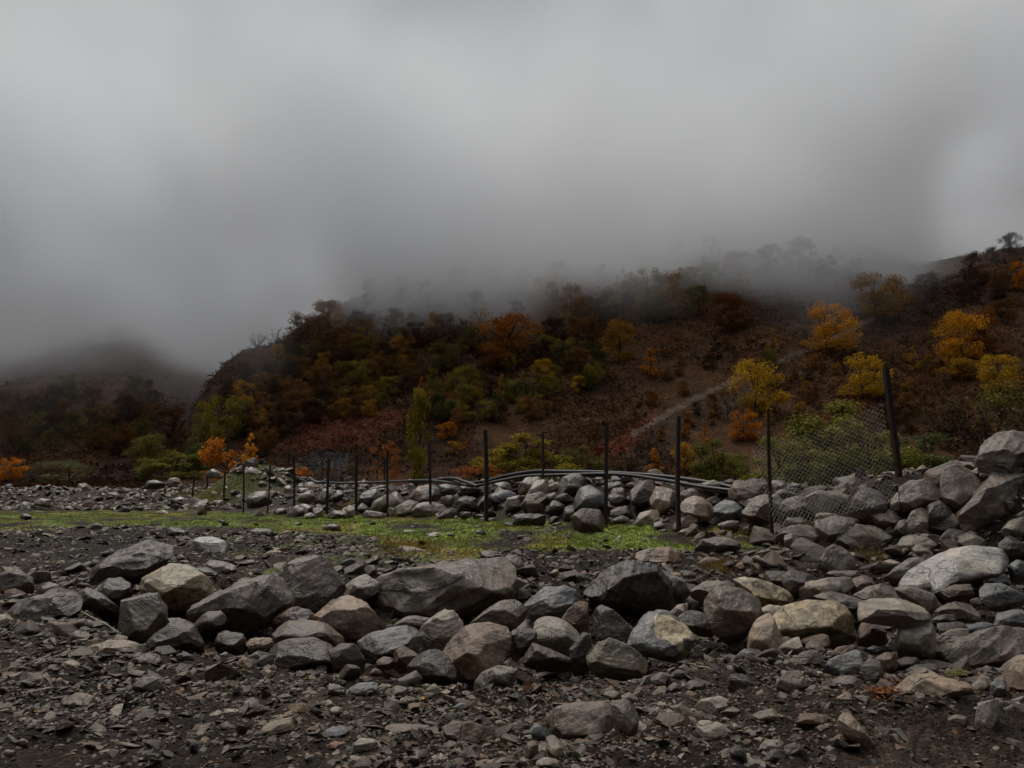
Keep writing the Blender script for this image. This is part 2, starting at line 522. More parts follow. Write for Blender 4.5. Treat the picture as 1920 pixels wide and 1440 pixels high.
def build_ground():
    az = np.concatenate([np.linspace(-180, -50, 30)[:-1], np.linspace(-50, -36, 40)[:-1], np.linspace(-36, 36, 620), np.linspace(36, 50, 40)[1:], np.linspace(50, 180, 30)[1:]])
    az = np.radians(az)
    rr = np.concatenate([np.linspace(.3, 3.4, 14)[:-1], np.geomspace(3.4, 20, 300)[:-1], np.geomspace(20, 75, 120)[:-1], np.geomspace(75, 3000, 70)])
    A, Rr = np.meshgrid(az, rr)
    x, y = Rr * np.sin(A), Rr * np.cos(A)
    z = real_z(x, y)
    near = (Rr < 22) & (Rr > 2)
    z = z + np.where(near, .022 * fbm(x * 9, y * 9, 0, 31, 4) * 1.0, 0)
    z = np.where(Rr > 80, np.minimum(z, z * .3 - 1.0), z)
    px, py = topix(x, y, z)
    g = inpoly(px + 26 * vnoise(x * 1.3, y * 1.3, 0, 8), py + 7 * vnoise(x * 2, y * 2, 0, 6), GRASS) & (y > 2)
    earth = np.array([.016, .0100, .0062])
    gra = np.array([.030, .020, .0135])
    grs = np.array([.115, .145, .022])
    yel = np.array([.13, .10, .024])
    mixn = sstep(-.3, .4, fbm(x * .8, y * .8, 0, 51, 3))[..., None]
    c = earth * (1 - mixn) + gra * mixn
    gm = (g * sstep(-.7, .25, fbm(x * 1.1, y * 1.1, 0, 61, 3)))[..., None]
    yy = sstep(.05, .5, fbm(x * .6, y * .6, 0, 71, 3))[..., None]
    right = (inpoly(px, py, [(1280, 980), (1500, 990), (1500, 1030), (1330, 1010)]) | inpoly(px, py, [(700, 1000), (900, 1035), (850, 1070), (740, 1040)]))[..., None]
    yy = np.maximum(yy * .55, right * .9)
    c = c * (1 - gm) + (grs * (1 - yy) + yel * yy) * gm
    # thin green film among the stones left of centre, knoll
    film = inpoly(px, py, [(350, 1000), (700, 1000), (860, 1060), (600, 1090), (420, 1080)]) & (y > 0)
    fm = (film * sstep(0, .6, fbm(x * 1.5, y * 1.5, 0, 81, 3)) * .6)[..., None]
    c = c * (1 - fm) + np.array([.09, .10, .03]) * fm
    kn = (np.exp(-((x + 13.9) / 2.8) ** 2 - ((y - 40) / 3.0) ** 2))[..., None] * .9
    c = c * (1 - kn) + np.array([.085, .088, .03]) * kn
    nr, na = x.shape
    i = np.arange(nr - 1)[:, None] * na; j = np.arange(na - 1)[None]
    f = np.stack([i + j, i + na + j, i + na + j + 1, i + j + 1], -1).reshape(-1, 4)
    v = np.stack([x, y, z], -1).reshape(-1, 3)
    f = f[:, ::-1]
    o = add_mesh('ground', mesh_np('ground', v, f, M_ground, c.reshape(-1, 3), True))
    tag(o, kind='structure')

# hill colours, by where the plants grow on the slope
def hill_cols(x, y, z, far):
    px, py = topix(x, y, z)
    wob = 18 * fbm(x * .06, y * .06, 0, 91, 3)
    qx, qy = px + wob, py + wob * .5
    n = sstep(-.5, .5, fbm(x * .03, y * .03, 0, 17, 3))[..., None]
    c = np.array([.060, .030, .016]) * (1 - n) + np.array([.110, .053, .025]) * n
    def put(poly, col, k=.9, pxx=qx, pyy=qy):
        nonlocal c
        m = (inpoly(pxx, pyy, poly) & (y > 60))[..., None] * k
        c = c * (1 - m) + np.array(col) * m
    if not far:
        put([(500, 835), (560, 800), (640, 775), (740, 765), (770, 800), (700, 830), (560, 850)], (.16, .054, .030), .8)
        put([(520, 905), (545, 855), (600, 840), (650, 850), (640, 905)], (.10, .088, .08))
        put([(1100, 845), (1150, 815), (1230, 775), (1240, 790), (1170, 840), (1130, 860)], (.17, .06, .03))
        put([(1530, 800), (1600, 750), (1650, 735), (1640, 790), (1560, 820)], (.17, .07, .03))
        put([(1130, 905), (1150, 850), (1230, 800), (1330, 745), (1440, 690), (1430, 720), (1350, 780), (1250, 850), (1220, 905)], (.070, .052, .040), .5)
        put([(1180, 812), (1300, 742), (1440, 678), (1440, 686), (1300, 754), (1185, 822)], (.20, .145, .105), .85, px, py + wob * .10)
        put([(1440, 678), (1500, 655), (1560, 628), (1640, 590), (1645, 598), (1565, 638), (1500, 664), (1440, 688)], (.17, .12, .088), .8, px, py + wob * .10)
    else:
        put([(40, 900), (60, 870), (130, 858), (165, 872), (150, 905)], (.15, .16, .06))
        put([(165, 880), (230, 858), (235, 862), (170, 890)], (.16, .12, .10))
        put([(160, 905), (190, 870), (280, 870), (290, 905)], (.075, .036, .03))
    return c

def build_hill(name, fn, ua, ub, ra, rb, nu, nr, far):
    u = np.linspace(ua, ub, nu); r = np.geomspace(ra, rb, nr)
    U, Y = np.meshgrid(u, r)
    X = (U - 960) / F * Y
    Z = fn(X, Y)
    i = np.arange(nr - 1)[:, None] * nu; j = np.arange(nu - 1)[None]
    f = np.stack([i + j, i + j + 1, i + nu + j + 1, i + nu + j], -1).reshape(-1, 4)
    c = hill_cols(X, Y, Z, far)
    o = add_mesh(name, mesh_np(name, np.stack([X, Y, Z], -1).reshape(-1, 3), f, M_hill, c.reshape(-1, 3), True))
    tag(o, kind='structure')

build_ground()
build_hill('hillside', hill_z, 150, 3000, 62, 480, 760, 300, False)
build_hill('far_hill', far_z, -1500, 1100, 80, 700, 520, 220, True)

# ------------------------------------------------------------------ low cloud
def build_cloud():
    m = bpy.data.materials.new('cloud_vapour'); m.use_nodes = True
    t = m.node_tree; t.nodes.clear()
    o = t.nodes.new('ShaderNodeOutputMaterial')
    pv = t.nodes.new('ShaderNodeVolumePrincipled')
    pv.inputs['Color'].default_value = (.958, .965, .975, 1)
    pv.inputs['Density'].default_value = 1.0
    pv.inputs['Anisotropy'].default_value = 0.15
    t.links.new(pv.outputs[0], o.inputs['Volume'])
    g = bpy.data.node_groups.new('cloud_field', 'GeometryNodeTree')
    g.interface.new_socket('Geometry', in_out='INPUT', socket_type='NodeSocketGeometry')
    g.interface.new_socket('Geometry', in_out='OUTPUT', socket_type='NodeSocketGeometry')
    L = g.links
    def nn(typ, **kw):
        n = g.nodes.new(typ)
        for k, v in kw.items(): setattr(n, k, v)
        return n
    def mth(op, a, b=None, c=None):
        n = nn('ShaderNodeMath', operation=op)
        for i, v in enumerate((a, b, c)):
            if v is None: continue
            if isinstance(v, bpy.types.NodeSocket): L.new(v, n.inputs[i])
            else: n.inputs[i].default_value = v
        return n.outputs[0]
    pos = nn('GeometryNodeInputPosition')
    sep = nn('ShaderNodeSeparateXYZ'); L.new(pos.outputs[0], sep.inputs[0])
    x, y, z = sep.outputs
    uu = mth('DIVIDE', x, mth('MAXIMUM', y, 1.0))
    # 0..1 over picture columns -500 .. 2400
    t0 = mth('MULTIPLY_ADD', uu, F / 2900.0, (960 + 500) / 2900.0)
    def curve(sock, pts, lo, hi):
        n = nn('ShaderNodeFloatCurve')
        cv = n.mapping.curves[0]
        pts = [((a + 500) / 2900.0, b / 120.0) for a, b in pts]
        cv.points[0].location = pts[0]; cv.points[1].location = pts[-1]
        for p in pts[1:-1]: cv.points.new(*p)
        n.mapping.use_clip = False
        n.mapping.update()
        L.new(sock, n.inputs['Value'])
        return mth('MULTIPLY', n.outputs[0], 120.0)
    near = curve(t0, [(-500, 44), (300, 45), (480, 48), (590, 50), (660, 42), (760, 33), (950, 31), (1060, 35), (1200, 38), (1350, 45), (1500, 47), (1700, 49), (1820, 66), (1900, 72), (2400, 70)], 0, 120)
    far = curve(t0, [(-500, 50), (0, 44), (150, 50), (260, 52), (350, 38), (450, 34), (600, 40), (700, 48), (1000, 48), (1300, 54), (1700, 56), (1900, 58), (2400, 58)], 0, 120)
    mr = nn('ShaderNodeMapRange', interpolation_type='SMOOTHSTEP')
    L.new(y, mr.inputs[0]); mr.inputs[1].default_value = 232; mr.inputs[2].default_value = 275
    zb = mth('ADD', mth('MULTIPLY', near, mth('SUBTRACT', 1.0, mr.outputs[0])), mth('MULTIPLY', far, mr.outputs[0]))
    no = nn('ShaderNodeTexNoise'); no.inputs['Scale'].default_value = .022; no.inputs['Detail'].default_value = 5.0; no.inputs['Roughness'].default_value = .55
    L.new(pos.outputs[0], no.inputs['Vector'])
    wisp = mth('MULTIPLY_ADD', no.outputs[0], 120.0, -60.0)
    h = mth('ADD', mth('SUBTRACT', z, zb), wisp)
    mr2 = nn('ShaderNodeMapRange', interpolation_type='SMOOTHSTEP')
    L.new(h, mr2.inputs[0]); mr2.inputs[1].default_value = -12; mr2.inputs[2].default_value = 28
    d = mth('MULTIPLY', mr2.outputs[0], mr2.outputs[0])
    # fade in at the near side, fade out at the top so the deck above shows through softly
    mr3 = nn('ShaderNodeMapRange', interpolation_type='SMOOTHSTEP')
    L.new(mth('ADD', y, wisp), mr3.inputs[0]); mr3.inputs[1].default_value = 115; mr3.inputs[2].default_value = 175
    d = mth('MULTIPLY', d, mr3.outputs[0])
    mr4 = nn('ShaderNodeMapRange', interpolation_type='SMOOTHSTEP')
    L.new(h, mr4.inputs[0]); mr4.inputs[1].default_value = 34; mr4.inputs[2].default_value = 88; mr4.inputs[3].default_value = 1.0; mr4.inputs[4].default_value = .0
    d = mth('MULTIPLY', d, mr4.outputs[0])
    d = mth('MULTIPLY', d, .048)
    mr5 = nn('ShaderNodeMapRange', interpolation_type='SMOOTHSTEP')
    L.new(y, mr5.inputs[0]); mr5.inputs[1].default_value = 170; mr5.inputs[2].default_value = 300; mr5.inputs[4].default_value = .0028
    d = mth('ADD', d, mr5.outputs[0])
    vc = nn('GeometryNodeVolumeCube')
    L.new(d, vc.inputs['Density'])
    vc.inputs['Min'].default_value = (-460, 112, 2)
    vc.inputs['Max'].default_value = (520, 520, 195)
    vc.inputs['Resolution X'].default_value = 200
    vc.inputs['Resolution Y'].default_value = 90
    vc.inputs['Resolution Z'].default_value = 60
    sm = nn('GeometryNodeSetMaterial'); sm.inputs['Material'].default_value = m
    L.new(vc.outputs[0], sm.inputs[0])
    out = nn('NodeGroupOutput'); nn('NodeGroupInput')
    L.new(sm.outputs[0], out.inputs[0])
    me = mesh_np('low_cloud', np.array([[-1., 200, 100], [1, 200, 100], [0, 201, 100]]), np.array([[0, 1, 2]]), m)
    ob = add_mesh('low_cloud', me)
    md = ob.modifiers.new('field', 'NODES'); md.node_group = g
    tag(ob, kind='stuff')
build_cloud()

# ------------------------------------------------------------------ individual rocks
# crops of the photograph the outlines were read in: origin and scale
CROP = {'A': (0, 960, .36458), 'B': (600, 960, .36458), 'C': (1220, 960, .36458), 'D': (0, 800, .3125), 'E': (550, 760, .33854), 'F': (1150, 660, .40104)}
COL = {  # real surface colour (linear), word for it
    'dk': ((.060, .052, .046), 'dark slate'), 'md': ((.115, .101, .088), 'grey'), 'lt': ((.205, .186, .165), 'pale grey'),
    'bl': ((.128, .127, .124), 'bluish grey'), 'wh': ((.36, .36, .36), 'whitish'), 'tn': ((.21, .17, .13), 'tan'),
    'cr': ((.25, .222, .175), 'cream'), 'br': ((.10, .07, .048), 'brown'), 'ol': ((.135, .125, .092), 'olive grey'),
    'rs': ((.13, .068, .04), 'rusty'), 'pk': ((.20, .162, .136), 'pinkish')}
# crop ; colour ; ridge(top face share) ; roundness ; landmark name ~ full label (or -) ; outline
ROCKS = '''
A;dk;.25;1;tilted dark slab~large dark grey slab tilted up to the right, speckled with pale lichen;380,420 395,370 480,310 620,210 740,160 830,150 885,170 860,235 800,290 720,360 620,405 500,425
A;cr;.5;3;cream lichen boulder~rough cream boulder crusted with lichen beside the tilted dark slab;700,385 750,310 850,278 960,285 1040,340 1085,410 1070,440 1000,495 900,505 820,490 770,440
A;dk;.35;2;-;490,400 540,355 620,342 665,370 670,430 640,480 590,500 520,440
A;md;.3;1;pointed stone on the left edge~pointed grey stone cut by the left edge of the picture, seamed with a crack;-40,360 0,325 70,290 160,345 165,400 120,425 0,445
A;md;.4;1;-;185,410 250,360 300,380 345,415 320,440 200,440
A;dk;.3;2;long wedge~long low dark wedge of slate with a deep shadow under it, at the left edge;-30,530 100,460 250,430 370,415 400,440 390,500 340,560 200,575 80,580 0,560
A;dk;.4;2;-;380,415 470,395 540,440 610,500 600,540 480,540 400,500
A;md;.45;2;upright block~upright grey block with a wet top in front of the cream lichen boulder;635,450 700,420 790,412 840,500 850,590 800,680 720,690 640,670 615,620 650,560
A;dk;.3;1;dark ridge rock~dark triangular rock leaning on the upright block;730,715 800,640 900,560 980,590 1030,650 1040,740 900,745 800,735
A;dk;.5;4;-;990,590 1060,520 1130,512 1160,550 1110,600 1020,615
A;md;.5;1;-;845,550 920,548 1000,575 980,610 860,600
A;md;.35;1;long low boulder~long low grey boulder sloping up to the tall grey slab;925,555 1000,480 1110,430 1240,375 1340,345 1450,330 1480,400 1480,490 1380,570 1250,615 1120,610
A;md;.12;1;tall grey slab~tall flat-faced grey slab standing on edge, peak of the left heap;1440,340 1530,250 1620,228 1690,270 1750,350 1775,400 1720,460 1640,525 1600,535 1500,500 1450,430
A;dk;.5;2;-;1400,595 1430,530 1500,495 1580,505 1640,560 1600,595 1450,605
B;pk;.35;2;broad tan boulder~broad tan boulder with a smooth sloping face under the tall grey slab;-40,575 -5,520 60,470 150,448 220,480 270,540 330,590 290,640 190,670 150,690 80,680 10,650
B;lt;.4;1;-;120,370 230,325 300,370 320,400 250,440 170,460 130,430
A;md;.45;1;flat-topped dark rock~flat-topped dark rock dusted with white, above the big rounded boulder;1400,670 1450,580 1560,558 1660,580 1745,650 1740,705 1600,700 1480,700 1400,690
A;dk;.5;4;big rounded boulder~big rounded dark grey boulder with fine bedding lines;1375,735 1400,690 1500,665 1600,658 1680,690 1725,760 1730,820 1650,852 1500,847 1420,820
A;dk;.3;1;-;1700,720 1760,685 1830,690 1870,740 1870,820 1800,865 1740,845
A;dk;.4;2;-;1100,650 1160,615 1240,630 1245,690 1290,730 1180,735 1110,710
A;tn;.6;2;-;1240,690 1300,650 1390,650 1400,690 1300,725
A;tn;.6;2;flat tan stone~flat tan stone lying low in the gravel in front of the dark triangular rock;420,730 480,690 560,665 660,665 725,690 730,720 600,738 480,745
A;md;.5;3;-;700,750 760,725 820,740 825,770 780,810 720,795
A;md;.5;2;-;340,645 400,610 460,620 455,660 380,670
A;md;.4;1;-;370,565 440,550 460,600 380,610
A;dk;.4;3;-;910,735 950,720 995,745 990,775 930,785
A;md;.45;2;dark cube-like stone~isolated angular grey stone with a pale seam across its top, on the gravel;685,905 720,855 800,850 835,900 830,930 740,952 690,928
A;ol;.6;3;-;1060,795 1130,790 1245,825 1240,860 1160,868 1085,840
A;md;.5;3;-;325,965 400,930 470,950 510,990 490,1020 400,1025 340,1005
A;dk;.4;2;-;322,985 350,955 385,975 388,1015 340,1018
A;md;.5;1;-;515,880 550,860 595,900 550,915
A;ol;.5;1;olive wedge stone~wedge-shaped olive grey stone lying in the gravel near the bottom;1330,1115 1400,1080 1490,1060 1505,1110 1450,1165 1380,1168 1350,1145
A;md;.5;2;-;1470,1160 1510,1130 1560,1165 1540,1190 1470,1188
A;bl;.5;0;-;1630,1165 1700,1110 1780,1100 1790,1140 1740,1165 1660,1180
A;md;.5;3;-;458,1115 500,1088 540,1110 545,1150 500,1168 462,1155
A;md;.5;2;-;140,1100 180,1080 205,1110 200,1142 140,1142
A;md;.5;2;-;-10,1190 50,1145 90,1180 80,1212 0,1218
A;md;.5;2;-;80,1182 120,1165 150,1185 120,1208
A;lt;.6;6;round pebble~pale egg-shaped pebble, the roundest stone in the gravel;1695,1032 1710,1005 1750,1003 1768,1030 1750,1055 1705,1052
A;lt;.6;1;-;1660,982 1690,965 1720,990 1690,1012
A;md;.5;1;-;1120,1095 1170,1080 1215,1110 1200,1142 1150,1132
A;lt;.8;0;-;1060,1053 1120,1020 1200,1010 1220,1018 1150,1052 1090,1064
A;md;.5;1;-;1420,952 1470,935 1510,950 1490,978 1430,972
A;md;.5;2;-;1550,932 1600,915 1650,940 1630,960 1580,960
A;tn;.5;1;-;1215,785 1250,740 1300,775 1300,810 1240,818
A;bl;.6;2;-;1280,745 1330,715 1360,730 1330,768 
A;tn;.4;0;-;1348,833 1380,808 1405,830 1370,855
A;rs;.5;1;reddish flake~flat reddish brown flake of stone near the bottom edge;1660,1212 1720,1180 1780,1185 1770,1222 1700,1234
A;lt;.5;2;-;1815,1205 1860,1165 1930,1170 1930,1240 1840,1245
A;md;.6;1;-;-10,1242 40,1220 90,1240 40,1264
A;wh;.7;1;white twisted stone~whitish twisted stone like a saddle, behind the cream lichen boulder;985,160 1020,125 1080,128 1150,150 1155,180 1148,228 1100,205 1040,180
A;md;.8;0;thin flat slab~thin flat grey slab lying behind the cream lichen boulder;1045,275 1110,250 1200,275 1210,300 1160,332 1090,302
A;dk;.5;1;-;990,305 1050,275 1120,320 1100,348 1020,338
A;md;.5;2;-;150,108 200,85 240,110 220,132 160,132
A;md;.5;3;-;460,78 500,55 530,85 500,98
A;dk;.5;5;dark ball stone~small round dark stone alone on the grass at the left;95,25 125,6 162,20 160,42 110,44
A;lt;.5;3;-;900,235 930,215 950,240 920,258
A;dk;.6;1;-;1255,112 1310,85 1380,90 1400,108 1330,128
A;dk;.6;1;-;840,88 900,80 970,100 960,132 880,128
A;dk;.4;2;-;1660,80 1720,60 1750,80 1740,108 1670,104
A;md;.5;4;-;1520,135 1550,115 1575,140 1530,158
A;md;.7;1;-;1250,255 1300,245 1320,265 1270,278
A;dk;.4;1;-;520,220 570,185 600,220 560,245
A;md;.5;3;-;1030,218 1060,195 1090,210 1060,228
A;dk;.4;1;-;210,705 250,680 285,700 270,732 220,732
A;md;.5;1;-;205,665 260,650 310,680 290,703
A;lt;.6;2;-;310,782 370,760 410,780 350,818
A;md;.5;1;-;60,778 100,755 150,770 140,793 80,798
A;bl;.7;1;-;280,845 320,825 380,840 370,862 310,863
B;md;.3;2;long pale-faced boulder~largest boulder, long and flat with a broad speckled face, in the middle of the heap;225,450 330,350 370,315 430,310 560,310 700,300 800,275 880,255 950,238 965,300 960,380 965,440 920,490 860,525 700,520 560,520 400,520 290,515 240,480
B;md;.4;3;-;950,235 1010,225 1045,260 1045,300 1000,335 965,305
B;md;.5;2;-;812,210 870,195 930,210 925,235 850,243
B;md;.5;1;-;700,285 740,240 820,260 800,290 720,303
B;tn;.7;1;pale flake on the grass~thin pale tan flake at the near edge of the grass;395,185 440,175 555,200 550,217 430,213
B;bl;.6;1;layered slate bed~low bluish slate outcrop with thin wavy layers, right of the largest boulder;1055,500 1090,450 1160,400 1260,390 1340,430 1330,480 1260,530 1230,565 1100,555
B;dk;.4;2;layered dark boulder~big dark boulder with crinkled layers and a deep shadow below it;1380,410 1430,350 1530,285 1620,260 1720,300 1790,370 1830,430 1840,480 1760,510 1600,510 1450,490 1385,450
B;bl;.3;1;-;1690,295 1780,310 1870,360 1915,410 1900,445 1840,465 1770,390
B;pk;.55;2;pinkish brick-shaped block~pinkish brick-shaped block lying at the edge of the grass;1630,212 1700,190 1840,185 1860,222 1850,270 1780,278 1700,268 1640,248
B;md;.6;2;-;375,600 400,560 460,535 560,550 580,580 520,605 440,605
B;bl;.55;1;bluish slab~flat wet bluish slab beside the broad tan boulder;205,670 260,630 400,600 490,595 510,650 500,705 440,765 390,705 300,730 220,725
B;lt;.35;1;folded pale rock~pale angular rock with a folded top edge between the bluish slab and the brown boulder;520,610 570,560 640,515 680,520 720,570 740,615 680,690 630,735 570,705 525,665
B;tn;.35;2;brown-stained boulder~large leaning boulder with a rusty brown stained face, in the middle of the heap;640,740 700,650 760,595 860,570 950,600 965,680 940,760 860,855 780,885 700,830
B;md;.5;3;-;755,600 830,550 880,500 930,465 1010,458 1065,490 1070,540 1040,570 960,610 880,600
B;dk;.4;3;-;452,810 480,760 560,720 600,712 650,750 690,820 690,880 600,890 500,870
B;br;.4;3;-;385,725 430,690 460,720 500,740 460,805 410,835 385,795
B;lt;.4;2;egg-shaped layered stone~pale layered stone lying at the foot of the brown-stained boulder;790,905 830,840 940,785 1000,810 1015,850 960,915 880,938 810,935
B;dk;.4;3;-;970,660 1000,610 1080,595 1110,610 1100,690 1060,730 980,770
B;lt;.5;4;domed pale boulder~rounded pale boulder with a speckled lower half, right of the brown-stained boulder;1105,650 1120,570 1160,545 1240,560 1320,620 1345,680 1300,750 1240,745 1160,710 1120,675
B;dk;.4;2;-;1055,740 1100,680 1160,720 1240,760 1310,770 1280,825 1160,815 1060,795
B;br;.3;2;orange-streaked rock~brown rock streaked with orange, wedged behind the domed pale boulder;1235,570 1290,500 1340,460 1385,470 1390,600 1360,650 1290,610
B;dk;.3;2;-;1290,710 1350,620 1390,640 1390,830 1310,830
B;dk;.2;1;dark blue slab~smooth dark slab with a pointed top, left of the gold-faced block;1388,530 1450,478 1500,510 1560,570 1610,610 1600,690 1540,710 1460,660 1390,610
B;ol;.35;1;olive angular boulder~angular olive grey boulder with a pointed top, below the smooth dark slab;1385,710 1430,670 1490,645 1570,690 1680,770 1640,850 1560,858 1450,840 1390,820
B;bl;.3;2;gold-faced block~dark block with a bright golden face turned right;1600,690 1640,560 1700,520 1800,530 1900,580 1915,650 1900,770 1850,765 1760,730 1650,725
B;lt;.4;2;-;1790,540 1830,490 1880,468 1890,500 1850,550
B;md;.15;1;big brown-grey block~big flat-fronted dark block at the bottom, right of centre;1155,1060 1200,1030 1280,990 1450,980 1515,985 1530,1065 1520,1180 1400,1205 1300,1200 1220,1140
B;md;.3;1;-;1505,990 1570,970 1620,1000 1640,1060 1630,1150 1560,1180 1525,1160
B;md;.5;1;-;1455,935 1500,915 1560,940 1540,968 1480,968
B;md;.5;1;-;1550,945 1590,930 1640,960 1600,995
B;br;.4;2;low brown rock~low dark brown rock half buried near the bottom edge, left of the big flat-fronted block;640,1115 690,1080 780,1090 860,1110 890,1150 880,1215 780,1205 700,1175 650,1155
B;md;.7;2;long buried stone~long flat grey stone barely rising from the gravel;300,1125 380,1095 440,1095 560,1100 600,1135 560,1162 420,1153 320,1153
B;lt;.6;2;-;170,1205 220,1165 300,1175 310,1222 240,1244 180,1238
B;md;.6;2;-;950,1095 1030,1080 1085,1100 1070,1142 1010,1152
B;bl;.5;1;-;1080,1125 1110,1090 1190,1130 1170,1185 1120,1195 1090,1165
B;md;.3;1;-;1160,1155 1210,1150 1270,1240 1285,1295 1220,1285 1170,1225
B;md;.5;2;-;1060,1205 1090,1160 1120,1200 1122,1285 1070,1285
B;lt;.5;4;-;1115,1285 1160,1262 1220,1275 1225,1330 1120,1330
B;lt;.5;1;-;540,922 580,890 640,920 640,942 550,943
B;bl;.6;2;-;680,1005 730,980 765,1000 740,1038 690,1033
B;dk;.5;1;-;590,982 630,960 650,985 600,1003
B;bl;.6;1;-;150,905 190,880 290,880 280,942 180,953
B;md;.6;1;-;350,915 400,895 460,910 440,952 370,948
B;md;.5;2;-;30,912 90,890 130,910 110,953 50,948
B;br;.5;2;-;290,775 330,740 380,760 380,805 310,815
B;dk;.5;2;-;250,835 280,800 320,820 300,855
B;md;.5;2;-;1700,863 1750,825 1800,860 1780,903 1720,908
B;dk;.5;2;-;1770,853 1840,815 1910,830 1900,863 1830,873
C;md;.35;3;broad dark block~broad dark rounded block with a flat tilted face, left of the cream oval boulder;285,470 330,410 400,400 500,415 545,450 550,510 520,580 480,650 400,660 330,610 300,530
C;md;.6;1;-;215,410 300,355 400,360 460,390 480,430 400,420 320,440 280,470 230,440
C;cr;.55;2;long tan ridge stone~long tan stone like a ridge above the broad dark block;440,350 480,330 560,360 640,380 700,410 735,460 700,490 600,488 540,448 480,398
C;dk;.4;1;-;145,550 200,500 260,520 315,580 310,640 240,630 180,590
C;lt;.5;2;-;90,525 140,480 190,470 180,515 130,545
C;tn;.3;4;upright tan finger~upright tan stone like a finger, left of the cream oval boulder;510,720 515,640 550,560 600,525 635,540 640,620 680,680 690,745 640,755 580,750
C;lt;.5;3;-;555,505 600,480 690,490 680,525 640,545 560,535
C;cr;.5;4;oval cream boulder~large oval cream boulder with layered grain and a shadowed underside;640,570 700,500 800,470 940,475 1020,520 1060,590 1050,650 960,690 820,700 700,660 650,610
C;dk;.4;1;-;580,330 600,305 690,310 730,360 690,400 640,370
C;dk;.4;1;-;680,340 720,300 840,330 830,385 760,440 720,450 690,400
C;lt;.5;2;-;765,425 790,370 880,350 1020,340 1030,400 960,440 880,450 800,470
C;md;.15;1;pyramid stone~smooth grey stone shaped like a pyramid at the gravel's far edge;860,285 910,190 940,168 990,190 1080,280 1060,310 980,320 920,325 870,315
C;md;.6;1;-;890,335 930,305 1050,305 1100,330 1030,350 940,350
C;br;.4;2;-;1025,425 1030,350 1100,325 1160,350 1180,385 1100,415 1050,430
C;md;.6;1;-;1045,435 1120,390 1200,370 1270,400 1285,445 1200,465 1120,460
C;wh;.6;6;smooth whitish boulder~big smooth whitish boulder with a long curved back, on the right;1300,385 1350,300 1430,250 1540,200 1640,190 1760,200 1800,250 1780,300 1600,320 1480,380 1400,395
C;md;.4;3;-;1205,345 1260,290 1330,240 1400,235 1415,265 1340,320 1290,365
C;md;.4;3;-;1270,400 1350,380 1440,420 1490,480 1470,530 1420,530 1350,480 1290,440
C;lt;.3;1;hooked slab~big flat grey slab bent like a hook, right of the cream oval boulder;1100,475 1130,460 1200,458 1330,455 1400,500 1440,560 1300,600 1100,570/1280,590 1430,540 1480,640 1460,700 1380,780 1300,810 1270,750 1265,640
C;md;.6;1;-;800,465 880,420 970,420 1040,440 1130,470 1100,520 1000,500 930,485
C;br;.4;2;-;1070,630 1090,570 1150,565 1220,600 1220,680 1140,700 1070,680
C;md;.5;2;-;1435,545 1500,490 1580,465 1680,490 1695,570 1600,570 1500,570
C;dk;.6;0;-;1440,555 1500,530 1580,530 1590,565 1500,580
C;dk;.5;1;-;1480,575 1600,565 1620,605 1500,645
C;dk;.5;0;-;1480,335 1560,295 1680,310 1715,350 1690,380 1560,380 1500,365
C;br;.5;1;-;1495,405 1560,380 1660,375 1680,410 1660,455 1540,455 1500,435
C;wh;.6;2;-;1325,365 1400,345 1450,360 1460,395 1400,400 1330,395
C;dk;.6;1;-;1640,455 1680,440 1730,470 1670,485
C;bl;.5;1;bluish block on the right~pale bluish angular block near the right edge with wet facets;1700,405 1730,375 1840,375 1900,410 1930,440 1930,475 1800,510 1740,490 1710,450
C;bl;.5;1;-;1720,345 1760,320 1840,320 1860,375 1740,380
C;dk;.6;0;-;1700,305 1740,290 1870,290 1860,325 1760,330
C;bl;.5;1;-;1840,285 1880,250 1940,250 1940,355 1860,355
C;lt;.7;1;-;1480,640 1540,610 1620,600 1640,640 1600,680 1490,690
C;bl;.7;0;-;1630,585 1700,570 1770,580 1760,620 1640,620
C;md;.65;1;huge flat slab~huge flat layered slab lying on others at the right edge;1420,725 1540,680 1660,650 1780,605 1940,610 1940,750 1800,810 1700,800 1560,770 1430,780
C;bl;.5;2;-;1770,595 1790,520 1900,500 1940,500 1940,620 1830,610
C;tn;.6;2;broad tan mound stone~broad pale tan stone rising like a mound from the gravel, lower right;1230,985 1280,900 1350,850 1450,845 1560,870 1660,905 1640,950 1500,970 1300,980
C;bl;.3;1;dark blue-grey rock~blue-grey rock with thin white veins behind the upright tombstone slab;895,820 930,760 1050,720 1100,730 1110,800 1060,870 960,865
C;md;.12;1;tombstone slab~thin upright slab like a tombstone, lower right;1075,870 1090,780 1135,745 1180,780 1195,850 1170,915 1100,915
C;bl;.7;0;-;1050,965 1090,920 1160,905 1150,975 1070,982
C;rs;.3;1;rusty brown rock~rusty orange-brown rock in the gap below the hooked slab;1160,755 1210,720 1260,720 1265,800 1240,850 1190,840
C;md;.5;2;-;910,880 970,850 1050,850 1075,905 1050,938 960,938
C;pk;.5;2;-;958,955 1010,925 1050,940 1040,995 980,995
C;md;.4;3;-;650,890 700,825 760,820 800,880 790,938 700,948
C;dk;.4;1;-;388,910 420,840 470,835 540,880 540,938 450,950 400,940
C;md;.5;1;-;715,765 800,720 860,710 900,760 880,795 800,808 770,785
C;br;.6;1;-;915,745 960,700 1040,685 1060,700 990,735 940,755
C;bl;.7;0;-;1080,715 1150,690 1230,695 1240,715 1160,735
C;dk;.6;2;dark navy slab~small dark navy slab in the shade under the hooked slab;1290,825 1370,785 1460,780 1475,805 1420,840 1320,845
C;dk;.6;0;-;785,795 860,820 895,865 840,858 800,835
C;ol;.5;1;-;490,1095 530,1040 620,1015 680,1060 660,1095 560,1105
